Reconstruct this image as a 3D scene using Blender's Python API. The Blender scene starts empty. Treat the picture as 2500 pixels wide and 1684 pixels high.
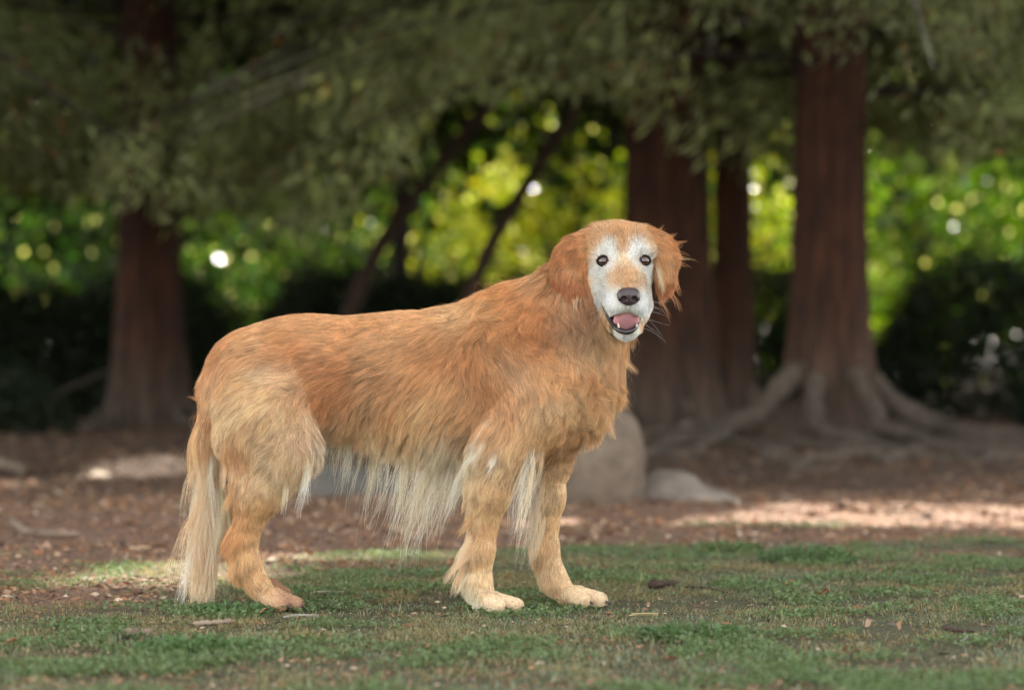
import bpy, math, random
import numpy as np
from mathutils import Vector, Matrix, kdtree

# ---------------------------------------------------------------- camera, sky, sun, exposure
SC = bpy.context.scene
R = math.radians
SC.render.engine = 'CYCLES'
cam_d = bpy.data.cameras.new('camera'); cam = bpy.data.objects.new('camera', cam_d)
SC.collection.objects.link(cam); SC.camera = cam
cam.location = (0, -6, 0.5); cam.rotation_euler = (R(90), 0, 0)
cam_d.sensor_width = 36; cam_d.lens = 7080 / 2500 * 36; cam_d.shift_y = 58 / 2500
cam_d.clip_start = 0.1; cam_d.clip_end = 3000
cam_d.dof.use_dof = True; cam_d.dof.focus_distance = 5.88; cam_d.dof.aperture_fstop = 2.7
cam_d.dof.aperture_blades = 0

SUN_EL, SUN_AZ = R(48), R(12)          # azimuth clockwise from +Y: behind the trees, a little to the right
world = bpy.data.worlds.new('World'); SC.world = world; world.use_nodes = True
wn = world.node_tree; bg = wn.nodes['Background']
sky = wn.nodes.new('ShaderNodeTexSky'); sky.sky_type = 'NISHITA'; sky.sun_disc = False
sky.sun_elevation = SUN_EL; sky.sun_rotation = SUN_AZ
hs = wn.nodes.new('ShaderNodeHueSaturation'); hs.inputs['Saturation'].default_value = 0.22
wn.links.new(sky.outputs[0], hs.inputs['Color'])
wb = wn.nodes.new('ShaderNodeMix'); wb.data_type = 'RGBA'; wb.blend_type = 'MULTIPLY'; wb.inputs[0].default_value = 1
wb.inputs[7].default_value = (1.0, .955, .90, 1)              # warm white-balance tint on the sky colour
wn.links.new(hs.outputs[0], wb.inputs[6]); wn.links.new(wb.outputs[2], bg.inputs[0])
bg.inputs[1].default_value = 0.15
sun_d = bpy.data.lights.new('sun', 'SUN'); sun = bpy.data.objects.new('sun', sun_d)
SC.collection.objects.link(sun)
sun_d.energy = 3.6; sun_d.angle = R(0.53); sun_d.color = (1, 0.93, 0.8)
SUN_DIR = Vector((math.sin(SUN_AZ) * math.cos(SUN_EL), math.cos(SUN_AZ) * math.cos(SUN_EL), math.sin(SUN_EL)))
sun.rotation_euler = SUN_DIR.to_track_quat('Z', 'Y').to_euler()
SC.view_settings.view_transform = 'Standard'; SC.view_settings.look = 'None'
SC.view_settings.exposure = 2.4; SC.view_settings.gamma = 1
cy = SC.cycles
cy.max_bounces = 10; cy.diffuse_bounces = 4; cy.glossy_bounces = 3; cy.transmission_bounces = 6
cy.transparent_max_bounces = 8; cy.caustics_reflective = False; cy.caustics_refractive = False
cy.sample_clamp_indirect = 6.0; cy.use_denoising = True
cy.denoiser = 'OPENIMAGEDENOISE'; cy.denoising_prefilter = 'ACCURATE'; cy.denoising_input_passes = 'RGB_ALBEDO_NORMAL'
SC.cycles_curves.shape = 'RIBBONS'

# ---------------------------------------------------------------- helpers
F = 7080.0                                    # focal length in photo pixels (photo 2500 wide)
def P(u, v, y=0.0):                           # where something seen at pixel (u, v) stands if it is y metres beyond the dog
    d = 6 + y
    return np.array([(u - 1250) * d / F, y, .5 + (900 - v) * d / F])
def uv_of(p):
    d = p[..., 1] + 6
    return 1250 + p[..., 0] * F / d, 900 - (p[..., 2] - .5) * F / d
def ground_y(v):                              # depth at which level ground shows at row v
    return 3540.0 / (v - 900) - 6

def tag(o, label=None, cat=None, group=None, kind=None):
    if label: o['label'] = label
    if cat: o['category'] = cat
    if group: o['group'] = group
    if kind: o['kind'] = kind
    return o
def empty(name, loc=(0, 0, 0)):
    o = bpy.data.objects.new(name, None); SC.collection.objects.link(o); o.location = loc
    o.empty_display_size = .1
    return o
def mesh_obj(name, verts, faces, mat=None, parent=None, smooth=True, cols=None, keep=True):
    """verts (n,3) world coordinates, faces: array (m,k) or list; one mesh object"""
    me = bpy.data.meshes.new(name)
    verts = np.asarray(verts, np.float32)
    if isinstance(faces, np.ndarray):
        m, k = faces.shape
        me.vertices.add(len(verts)); me.vertices.foreach_set('co', verts.ravel())
        me.loops.add(m * k); me.loops.foreach_set('vertex_index', faces.astype(np.int32).ravel())
        me.polygons.add(m); me.polygons.foreach_set('loop_start', np.arange(m, dtype=np.int32) * k)
        me.update(calc_edges=True)
    else:
        me.from_pydata([tuple(v) for v in verts], [], faces); me.update()
    if smooth: me.polygons.foreach_set('use_smooth', np.ones(len(me.polygons), bool))
    if cols is not None:
        a = me.color_attributes.new('Col', 'FLOAT_COLOR', 'POINT')
        c = np.ones((len(verts), 4), np.float32); c[:, :3] = cols
        a.data.foreach_set('color', c.ravel())
    o = bpy.data.objects.new(name, me); SC.collection.objects.link(o)
    if mat: me.materials.append(mat)
    if parent:
        o.parent = parent
        o.matrix_parent_inverse = Matrix.Translation(-Vector(parent_origin(parent)))
    return o
def parent_origin(p):
    t = Vector(p.location)
    q = p.parent
    while q: t = t + Vector(q.location); q = q.parent
    return t

def s2l(c):                                    # sRGB 0-255 to linear
    c = np.asarray(c, float) / 255
    return np.where(c <= .04045, c / 12.92, ((c + .055) / 1.055) ** 2.4)

def mat_new(name):
    m = bpy.data.materials.new(name); m.use_nodes = True
    nt = m.node_tree
    return m, nt, nt.nodes, nt.links, nt.nodes['Principled BSDF']
def N(nt, typ, **kw):
    n = nt.nodes.new(typ)
    for k, v in kw.items(): setattr(n, k, v)
    return n
def ramp(nt, fac, stops):
    r = nt.nodes.new('ShaderNodeValToRGB'); e = r.color_ramp.elements
    while len(e) < len(stops): e.new(0.5)
    for el, (p, c) in zip(e, stops): el.position = p; el.color = (*c, 1)
    nt.links.new(fac, r.inputs[0]); return r.outputs[0]
def noise(nt, scale, detail=4, rough=.55, vec=None, dist=0):
    n = nt.nodes.new('ShaderNodeTexNoise'); n.inputs['Scale'].default_value = scale
    n.inputs['Detail'].default_value = detail; n.inputs['Roughness'].default_value = rough
    n.inputs['Distortion'].default_value = dist
    if vec is not None: nt.links.new(vec, n.inputs['Vector'])
    return n.outputs['Fac']
def objcoord(nt, scale=(1, 1, 1)):
    t = nt.nodes.new('ShaderNodeTexCoord'); m = nt.nodes.new('ShaderNodeMapping')
    m.inputs['Scale'].default_value = scale
    nt.links.new(t.outputs['Object'], m.inputs['Vector']); return m.outputs[0]
def bump(nt, b, height, strength=.5, dist=.01):
    n = nt.nodes.new('ShaderNodeBump'); n.inputs['Strength'].default_value = strength
    n.inputs['Distance'].default_value = dist
    nt.links.new(height, n.inputs['Height']); nt.links.new(n.outputs[0], b.inputs['Normal'])
def rng(seed): return np.random.default_rng(seed)
def unit(a):
    return a / np.maximum(np.linalg.norm(a, axis=-1, keepdims=True), 1e-9)

# ---- implicit surfaces: smooth unions of ellipsoids and tapered capsules, meshed with surface nets
def rotm(rx, ry, rz):
    return np.array(Matrix.Rotation(R(rz), 3, 'Z') @ Matrix.Rotation(R(ry), 3, 'Y') @ Matrix.Rotation(R(rx), 3, 'X'))
def ell(c, r, rot=(0, 0, 0), k=.02): return ('e', np.array(c, float), np.array(r, float), rotm(*rot), k)
def cap(a, b, ra, rb, k=.02): return ('c', np.array(a, float), np.array(b, float), ra, rb, k)
def prim_eval(pr, X, Y, Z):
    if pr[0] == 'e':
        _, c, r, M, k = pr
        x, y, z = X - c[0], Y - c[1], Z - c[2]
        a = M[0, 0] * x + M[1, 0] * y + M[2, 0] * z
        b = M[0, 1] * x + M[1, 1] * y + M[2, 1] * z
        d = M[0, 2] * x + M[1, 2] * y + M[2, 2] * z
        k0 = np.sqrt((a / r[0]) ** 2 + (b / r[1]) ** 2 + (d / r[2]) ** 2)
        k1 = np.sqrt((a / r[0] ** 2) ** 2 + (b / r[1] ** 2) ** 2 + (d / r[2] ** 2) ** 2) + 1e-9
        return np.where(k0 < 1e-3, -r.min(), k0 * (k0 - 1) / k1)
    _, A, B, ra, rb, k = pr
    ab = B - A; L2 = (ab ** 2).sum() + 1e-12
    x, y, z = X - A[0], Y - A[1], Z - A[2]
    t = np.clip((x * ab[0] + y * ab[1] + z * ab[2]) / L2, 0, 1)
    return np.sqrt((x - t * ab[0]) ** 2 + (y - t * ab[1]) ** 2 + (z - t * ab[2]) ** 2) - (ra + (rb - ra) * t)
def prim_box(pr):
    if pr[0] == 'e':
        m = pr[2].max(); return pr[1] - m, pr[1] + m
    m = max(pr[3], pr[4]); return np.minimum(pr[1], pr[2]) - m, np.maximum(pr[1], pr[2]) + m
def smin(a, b, k):
    h = np.clip(.5 + .5 * (b - a) / k, 0, 1)
    return b + (a - b) * h - k * h * (1 - h)
def group_eval(prims, X, Y, Z):
    f = None
    for pr in prims:
        d = prim_eval(pr, X, Y, Z)
        f = d if f is None else smin(f, d, pr[-1])
    return f
def sdf_points(groups, carve, p):
    X, Y, Z = p[:, 0], p[:, 1], p[:, 2]
    f = None
    for name, kk, prims in groups:
        d = group_eval(prims, X, Y, Z)
        f = d if f is None else smin(f, d, kk)
    for pr in carve: f = -smin(-f, prim_eval(pr, X, Y, Z), pr[-1])
    return f
def grid_field(groups, carve, xs, ys, zs, margin=.05):
    f = np.full((len(xs), len(ys), len(zs)), .08, np.float32)
    ax = (xs, ys, zs)
    def sl(lo, hi):
        return tuple(slice(max(0, np.searchsorted(a, l) - 1), min(len(a), np.searchsorted(a, h) + 1)) for a, l, h in zip(ax, lo, hi))
    def XYZ(s): return xs[s[0]][:, None, None], ys[s[1]][None, :, None], zs[s[2]][None, None, :]
    for name, kk, prims in groups:
        bs = [prim_box(p) for p in prims]
        lo = np.min([b[0] for b in bs], 0) - margin; hi = np.max([b[1] for b in bs], 0) + margin
        s = sl(lo, hi)
        g = np.full(f[s].shape, .08, np.float32)
        for pr in prims:
            b = prim_box(pr); s2 = sl(b[0] - margin, b[1] + margin)
            X, Y, Z = XYZ(s2)
            loc = tuple(slice(q.start - w.start, q.stop - w.start) for q, w in zip(s2, s))
            g[loc] = smin(g[loc], prim_eval(pr, X, Y, Z), pr[-1])
        f[s] = smin(f[s], g, kk)
    for pr in carve:
        b = prim_box(pr); s2 = sl(b[0] - margin, b[1] + margin); X, Y, Z = XYZ(s2)
        f[s2] = -smin(-f[s2], prim_eval(pr, X, Y, Z), pr[-1])
    return f
def surface_nets(f, xs, ys, zs):
    ax = [xs.astype(np.float64), ys.astype(np.float64), zs.astype(np.float64)]
    s = f < 0
    nx, ny, nz = f.shape
    c = np.zeros((nx - 1, ny - 1, nz - 1), np.int8)
    for i in (0, 1):
        for j in (0, 1):
            for k in (0, 1):
                c += s[i:nx - 1 + i, j:ny - 1 + j, k:nz - 1 + k]
    I, J, K = np.nonzero((c > 0) & (c < 8))
    idx = np.full(c.shape, -1, np.int64); idx[I, J, K] = np.arange(len(I))
    acc = np.zeros((len(I), 3)); cnt = np.zeros(len(I))
    for d in range(3):
        o1, o2 = [q for q in range(3) if q != d]
        for a in (0, 1):
            for b in (0, 1):
                st = [0, 0, 0]; st[o1] = a; st[o2] = b
                en = list(st); en[d] = 1
                p = [I + st[0], J + st[1], K + st[2]]; q = [I + en[0], J + en[1], K + en[2]]
                fa = f[p[0], p[1], p[2]].astype(float); fb = f[q[0], q[1], q[2]].astype(float)
                m = (fa < 0) != (fb < 0)
                t = np.where(m, fa / np.where(m, fa - fb, 1), 0)
                pos = np.stack([ax[e][p[e]] for e in range(3)], 1)
                pos[:, d] += t * (ax[d][q[d]] - ax[d][p[d]])
                acc[m] += pos[m]; cnt[m] += 1
    V = acc / cnt[:, None]
    quads = []
    for d in range(3):
        o1, o2 = [(1, 2), (2, 0), (0, 1)][d]
        A = s.take(range(0, s.shape[d] - 1), d); B = s.take(range(1, s.shape[d]), d)
        ch = A != B
        E = np.stack(np.nonzero(ch), 1)
        fl = A[tuple(E.T)]
        ok = (E[:, o1] > 0) & (E[:, o2] > 0) & (E[:, o1] < f.shape[o1] - 1) & (E[:, o2] < f.shape[o2] - 1)
        E = E[ok]; fl = fl[ok]
        def cell(da, db):
            q = E.copy(); q[:, o1] += da; q[:, o2] += db
            return idx[q[:, 0], q[:, 1], q[:, 2]]
        Q = np.stack([cell(-1, -1), cell(0, -1), cell(0, 0), cell(-1, 0)], 1)
        Q[~fl] = Q[~fl][:, ::-1]
        quads.append(Q)
    return V, np.concatenate(quads)
def net_object(name, prims, carve, step, mat, parent, cols=None):
    bs = [prim_box(p) for p in prims]
    lo = np.min([b[0] for b in bs], 0) - 4 * step; hi = np.max([b[1] for b in bs], 0) + 4 * step
    xs, ys, zs = [np.arange(l, h, step) for l, h in zip(lo, hi)]
    f = grid_field([('a', .005, prims)], carve, xs, ys, zs, margin=4 * step)
    V, Q = surface_nets(f, xs, ys, zs)
    return mesh_obj(name, V, Q, mat, parent, cols=cols)
def tube(pts, radii, sides=8, caps=True):
    pts = np.asarray(pts, float); n = len(pts)
    tg = unit(np.gradient(pts, axis=0))
    ref = np.tile(np.array([[0, 0, 1.]]), (n, 1)); ref[np.abs(tg[:, 2]) > .9] = (1, 0, 0)
    a = unit(np.cross(tg, ref)); b = np.cross(tg, a)
    for i in range(1, n):                      # keep the frame from flipping
        if (a[i] * a[i - 1]).sum() < 0: a[i] = -a[i]; b[i] = -b[i]
    th = np.linspace(0, 2 * np.pi, sides, endpoint=False)
    V = pts[:, None] + np.asarray(radii)[:, None, None] * (np.cos(th)[None, :, None] * a[:, None] + np.sin(th)[None, :, None] * b[:, None])
    V = V.reshape(-1, 3)
    i = np.arange(n - 1)[:, None] * sides; j = np.arange(sides)[None]; j2 = (j + 1) % sides
    Q = np.stack([i + j, i + j2, i + sides + j2, i + sides + j], -1).reshape(-1, 4)
    return V, Q

def gloss_mat(name, col, rough=.3, coat=0, sss=0, spec=.5):
    m, nt, nd, lk, b = mat_new(name)
    b.inputs['Base Color'].default_value = (*s2l(col), 1); b.inputs['Roughness'].default_value = rough
    b.inputs['Coat Weight'].default_value = coat; b.inputs['Coat Roughness'].default_value = .04
    b.inputs['Specular IOR Level'].default_value = spec
    if sss: b.inputs['Subsurface Weight'].default_value = sss; b.inputs['Subsurface Radius'].default_value = (.006, .003, .002)
    return m, nt, b
# ---------------------------------------------------------------- terrain
def fbm2(x, y, scale, seed, oct=3):
    p = np.stack([x, y, np.zeros_like(x)], -1).reshape(-1, 3); o = 0; a = 1; s = scale
    for i in range(oct): o = o + a * vnoise(p, s, seed + i); a *= .5; s *= 2.1
    return o.reshape(np.shape(x))
def vnoise(p, scale, seed):                    # smooth value noise on points
    r = rng(seed); T = r.random((32, 32, 32)).astype(np.float32)
    q = p * scale + 100; i = np.floor(q).astype(int); f = q - i; f = f * f * (3 - 2 * f); i %= 32; j = (i + 1) % 32
    o = 0
    for a in (0, 1):
        for b in (0, 1):
            for c in (0, 1):
                w = (f[:, 0] if a else 1 - f[:, 0]) * (f[:, 1] if b else 1 - f[:, 1]) * (f[:, 2] if c else 1 - f[:, 2])
                o = o + w * T[(j if a else i)[:, 0], (j if b else i)[:, 1], (j if c else i)[:, 2]]
    return o * 2 - 1
def sstep(a, b, x):
    t = np.clip((x - a) / (b - a), 0, 1); return t * t * (3 - 2 * t)
RT = (1.78, 10.2)                               # foot of the rooted redwood
def gh(x, y):
    x = np.asarray(x, float); y = np.asarray(y, float)
    h = .08 * sstep(5, 15, y) + .09 * np.exp(-((x - RT[0]) ** 2 / 6 + (y - RT[1]) ** 2 / 8))
    h = h + .012 * fbm2(x, y, .9, 60) * sstep(.5, 2.5, np.hypot(x + .1, y) * .9)
    return h + .0 * x
def grassiness(x, y):
    u = 1250 + x * F / (y + 6)
    edge = np.interp(u, [-400, 0, 480, 700, 1250, 1700, 2100, 2500, 3000], [.55, .75, 1.0, 1.5, 1.7, 2.5, 2.6, 2.3, 2.2])
    n = fbm2(x, y, 2.2, 70, 4)
    return np.clip(.5 + (edge - y) * .75 + n * .75, 0, 1)
def tree_shade(x, y):                                 # shade under the trees, painted as darker soil and litter colour
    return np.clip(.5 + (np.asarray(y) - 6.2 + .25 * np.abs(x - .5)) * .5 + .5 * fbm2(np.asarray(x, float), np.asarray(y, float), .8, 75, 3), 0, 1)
ys = np.concatenate([np.arange(-7.5, 4, .06), np.arange(4, 16, .15), np.geomspace(16, 900, 46)])
xp = np.concatenate([np.arange(0, 3.2, .06), np.arange(3.2, 9, .25), np.geomspace(9, 700, 26)]); xs = np.concatenate([-xp[:0:-1], xp])
GX, GY = np.meshgrid(xs, ys, indexing='ij')
GZ = gh(GX, GY)
nn_, mm_ = GX.shape
idx = np.arange(nn_ * mm_).reshape(nn_, mm_)
Qg = np.stack([idx[:-1, :-1], idx[1:, :-1], idx[1:, 1:], idx[:-1, 1:]], -1).reshape(-1, 4)
gcol = np.repeat(grassiness(GX, GY).reshape(-1, 1), 3, 1); gcol[:, 1] = tree_shade(GX.ravel(), GY.ravel())  # green channel holds the painted shade under the trees
m, nt, nd, lk, b = mat_new('forest soil')
co = objcoord(nt)
vc = N(nt, 'ShaderNodeVertexColor', layer_name='Col')
n1 = noise(nt, 9, 6, .7, co); n2 = noise(nt, 55, 4, .7, co); n3 = noise(nt, 1.6, 3, .6, co)
c1 = ramp(nt, n2, [(.3, s2l((84, 62, 50))), (.5, s2l((132, 102, 84))), (.62, s2l((158, 126, 104))), (.75, s2l((180, 156, 134)))])
c2 = ramp(nt, n1, [(.35, s2l((100, 70, 54))), (.6, s2l((142, 108, 86)))])
mx = N(nt, 'ShaderNodeMix', data_type='RGBA'); mx.inputs[0].default_value = .5
lk.new(c1, mx.inputs[6]); lk.new(c2, mx.inputs[7])
c3 = ramp(nt, n2, [(.3, s2l((52, 50, 34))), (.5, s2l((74, 76, 48))), (.75, s2l((110, 96, 70)))])
sx = N(nt, 'ShaderNodeSeparateColor'); lk.new(vc.outputs[0], sx.inputs[0])
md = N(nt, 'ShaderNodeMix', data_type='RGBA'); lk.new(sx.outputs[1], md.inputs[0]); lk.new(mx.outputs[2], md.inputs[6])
lk.new(ramp(nt, n2, [(.3, s2l((48, 34, 26))), (.55, s2l((80, 58, 44))), (.75, s2l((112, 84, 66)))]), md.inputs[7])  # darker soil colours that stand in for tree shade
mg = N(nt, 'ShaderNodeMix', data_type='RGBA'); lk.new(sx.outputs[0], mg.inputs[0]); lk.new(md.outputs[2], mg.inputs[6]); lk.new(c3, mg.inputs[7])
lk.new(mg.outputs[2], b.inputs['Base Color']); b.inputs['Roughness'].default_value = .95
bump(nt, b, n2, .8, .02)
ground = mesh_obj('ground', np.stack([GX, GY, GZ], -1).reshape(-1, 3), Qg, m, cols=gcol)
tag(ground, 'brown needle-strewn forest floor with thin turf in front', kind='structure')

# ---------------------------------------------------------------- where the sun reaches the ground (gaps between boughs)
SD = np.array(SUN_DIR)
def sun_foot(p):
    t = p[:, 2] / SD[2]
    return p[:, 0] - SD[0] * t, p[:, 1] - SD[1] * t
def px_patch(u0, u1, y0, y1):                   # x extent of an image interval at a depth, plus a depth range
    return u0, u1, y0, y1
GAPS = [(1270, 1980, 3.15, 3.8), (1800, 2950, 3.05, 4.45), (-500, 560, .5, 1.75), (1430, 1630, 9.7, 12.4), (225, 480, 6.9, 9.2), (-200, 90, 20, 27), (480, 1180, 1.50, 1.95), (-700, 60, 5.4, 6.4)]
def in_gap(x, y, grow=.0):
    n = vnoise(np.stack([x, y, 0 * x], 1), 1.7, 90) * .30 + vnoise(np.stack([x, y, 0 * x], 1), 5, 91) * .12
    m = np.zeros(len(x), bool)
    for u0, u1, y0, y1 in GAPS:
        ym = (y0 + y1) / 2; x0 = (u0 - 1250) * (ym + 6) / F; x1 = (u1 - 1250) * (ym + 6) / F
        hx, hy = (x1 - x0) / 2, (y1 - y0) / 2
        dx = np.maximum(np.abs(x - (x0 + x1) / 2) - hx * .8, 0) / (hx * .2 + .1); dy = (y - ym) / hy
        m |= np.hypot(dx, dy) + n < 1 + grow
    return m

# ---------------------------------------------------------------- leaves
def leaf_mat(name, transl=.4, rough=.6):
    m, nt, nd, lk, b = mat_new(name)
    vc = N(nt, 'ShaderNodeVertexColor', layer_name='Col')
    lk.new(vc.outputs[0], b.inputs['Base Color']); b.inputs['Roughness'].default_value = rough
    b.inputs['Specular IOR Level'].default_value = .35
    tr = N(nt, 'ShaderNodeBsdfTranslucent'); hs_ = N(nt, 'ShaderNodeHueSaturation')
    hs_.inputs['Hue'].default_value = .49; hs_.inputs['Saturation'].default_value = 1.25; hs_.inputs['Value'].default_value = 1.9
    lk.new(vc.outputs[0], hs_.inputs['Color']); lk.new(hs_.outputs[0], tr.inputs['Color'])
    ms = N(nt, 'ShaderNodeMixShader'); ms.inputs[0].default_value = transl
    lk.new(b.outputs[0], ms.inputs[1]); lk.new(tr.outputs[0], ms.inputs[2]); lk.new(ms.outputs[0], nd['Material Output'].inputs['Surface'])
    return m
M_NEEDLE = leaf_mat('redwood needles', .3)
M_LEAF = leaf_mat('broad leaves', .62, .14)
M_HEDGE = leaf_mat('hedge leaves', .25)
def leaves(pos, dirs, L, W, r, fold=.25):
    """one bent diamond per leaf or spray"""
    n = len(pos); dirs = unit(dirs)
    side = unit(np.cross(dirs, r.normal(size=(n, 3)))); up = np.cross(side, dirs)
    L = np.asarray(L).reshape(-1, 1) * np.ones((n, 1)); W = np.asarray(W).reshape(-1, 1) * np.ones((n, 1))
    a = pos; b_ = pos + dirs * L * .45 + side * W * .5 + up * W * fold; c = pos + dirs * L - up * W * fold; d = pos + dirs * L * .45 - side * W * .5 + up * W * fold
    V = np.stack([a, b_, c, d], 1).reshape(-1, 3)
    return V, np.arange(n * 4).reshape(n, 4)
def bark_mat(name, c0, c1, c2):
    m, nt, nd, lk, b = mat_new(name)
    co = objcoord(nt, (1, 1, .12)); n1 = noise(nt, 26, 6, .7, co, .6); n2 = noise(nt, 2.2, 3, .6, objcoord(nt, (1, 1, .5)))
    a = ramp(nt, n1, [(.3, s2l(c0)), (.52, s2l(c1)), (.75, s2l(c2))])
    vc = N(nt, 'ShaderNodeVertexColor', layer_name='Col')     # weathered grey towards the roots
    mx = N(nt, 'ShaderNodeMix', data_type='RGBA'); lk.new(vc.outputs[0], mx.inputs[0]); lk.new(a, mx.inputs[6])
    g = ramp(nt, n1, [(.3, s2l((62, 54, 47))), (.7, s2l((118, 105, 93)))]); lk.new(g, mx.inputs[7])
    lk.new(mx.outputs[2], b.inputs['Base Color']); b.inputs['Roughness'].default_value = .92
    bump(nt, b, n1, .9, .03)
    return m
M_BARK = bark_mat('redwood bark', (24, 11, 5), (62, 33, 17), (104, 64, 38))
M_BARK2 = bark_mat('brown bark', (24, 17, 13), (42, 31, 24), (64, 50, 40))
def trunk_mesh(name, x, y, r_base, r_top, h, lean=(0, 0), flare=.6, lobes=7, seed=0, mat=None, parent=None, roots=(), grey=1.0):
    r = rng(seed); z0 = float(gh(x, y)) - .12
    ns = 56; hz = np.concatenate([np.linspace(0, 1.6, 22), np.linspace(1.75, h, 26)])
    th = np.linspace(0, 2 * np.pi, ns, endpoint=False); ph = r.uniform(0, 6.28, 4)
    V = []; C = []
    for z in hz:
        t = z / h; rad = r_base + (r_top - r_base) * t ** .8
        fl = flare * math.exp(-z / .24) + .30 * math.exp(-z / .9)
        lob = .5 + .5 * np.sin(lobes * th + ph[0] + .5 * np.sin(2 * th + ph[1]))
        rr = rad * (1 + fl * (.35 + .9 * lob ** 1.5) + .05 * np.sin(13 * th + ph[2] + z * .6) + .04 * np.sin(5 * th + ph[3] - z * 1.1))
        V.append(np.stack([x + lean[0] * t + rr * np.cos(th), y + lean[1] * t + rr * np.sin(th), np.full(ns, z0 + z)], 1))
        C.append(np.full(ns, grey * (math.exp(-(z / .5) ** 2) * .85)))
    V = np.concatenate(V); C = np.concatenate(C)
    i = np.arange(len(hz) - 1)[:, None] * ns; j = np.arange(ns)[None]; j2 = (j + 1) % ns
    Q = np.stack([i + j, i + j2, i + ns + j2, i + ns + j], -1).reshape(-1, 4)
    Vs = [V]; Qs = [Q]; Cs = [C]; off = len(V)
    for path, ra, rb in roots:                  # roots run down the flare and along the ground, half sunk
        a = smooth_path(path, 26); rad = ra + (rb - ra) * np.linspace(0, 1, 26) ** .8
        wg = np.linspace(0, 1, 26) * .10
        a[:, 0] += wg * np.sin(np.arange(26) * .9 + r.uniform(0, 6)) ; a[:, 1] += wg * np.sin(np.arange(26) * .7 + r.uniform(0, 6))
        a[:, 2] = a[:, 2] * .72 - rad * .25
        a = np.array(a); a[:, 2] += gh(a[:, 0], a[:, 1])
        v, q = tube(a, rad * (1 + .12 * np.sin(np.arange(26) * 1.3 + r.uniform(0, 6)) + .14 * np.sin(np.arange(26) * 2.9)), 10)
        Vs.append(v); Qs.append(q + off); off += len(v); Cs.append(np.full(len(v), grey))
    V = np.concatenate(Vs); C = np.concatenate(Cs)
    return mesh_obj(name, V, np.concatenate(Qs), mat, parent, cols=np.repeat(C[:, None], 3, 1))
def smooth_path(a, n):
    a = np.array(a, float); t = np.arange(len(a)); q = np.linspace(0, len(a) - 1, n)
    o = np.stack([np.interp(q, t, a[:, i]) for i in range(a.shape[1])], 1)
    for _ in range(3): o[1:-1] = (o[:-2] + 2 * o[1:-1] + o[2:]) / 4
    return o
VMAX_U = [-600, 0, 150, 300, 450, 600, 750, 880, 960, 1050, 1100, 1250, 1450, 1520, 1640, 1740, 1800, 1850, 1950, 2050, 2150, 2250, 2350, 2500, 3100]
VMAX_V = [430, 445, 475, 490, 510, 585, 600, 510, 420, 320, 235, 205, 205, 245, 320, 400, 400, 340, 390, 330, 330, 380, 400, 330, 330]
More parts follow.
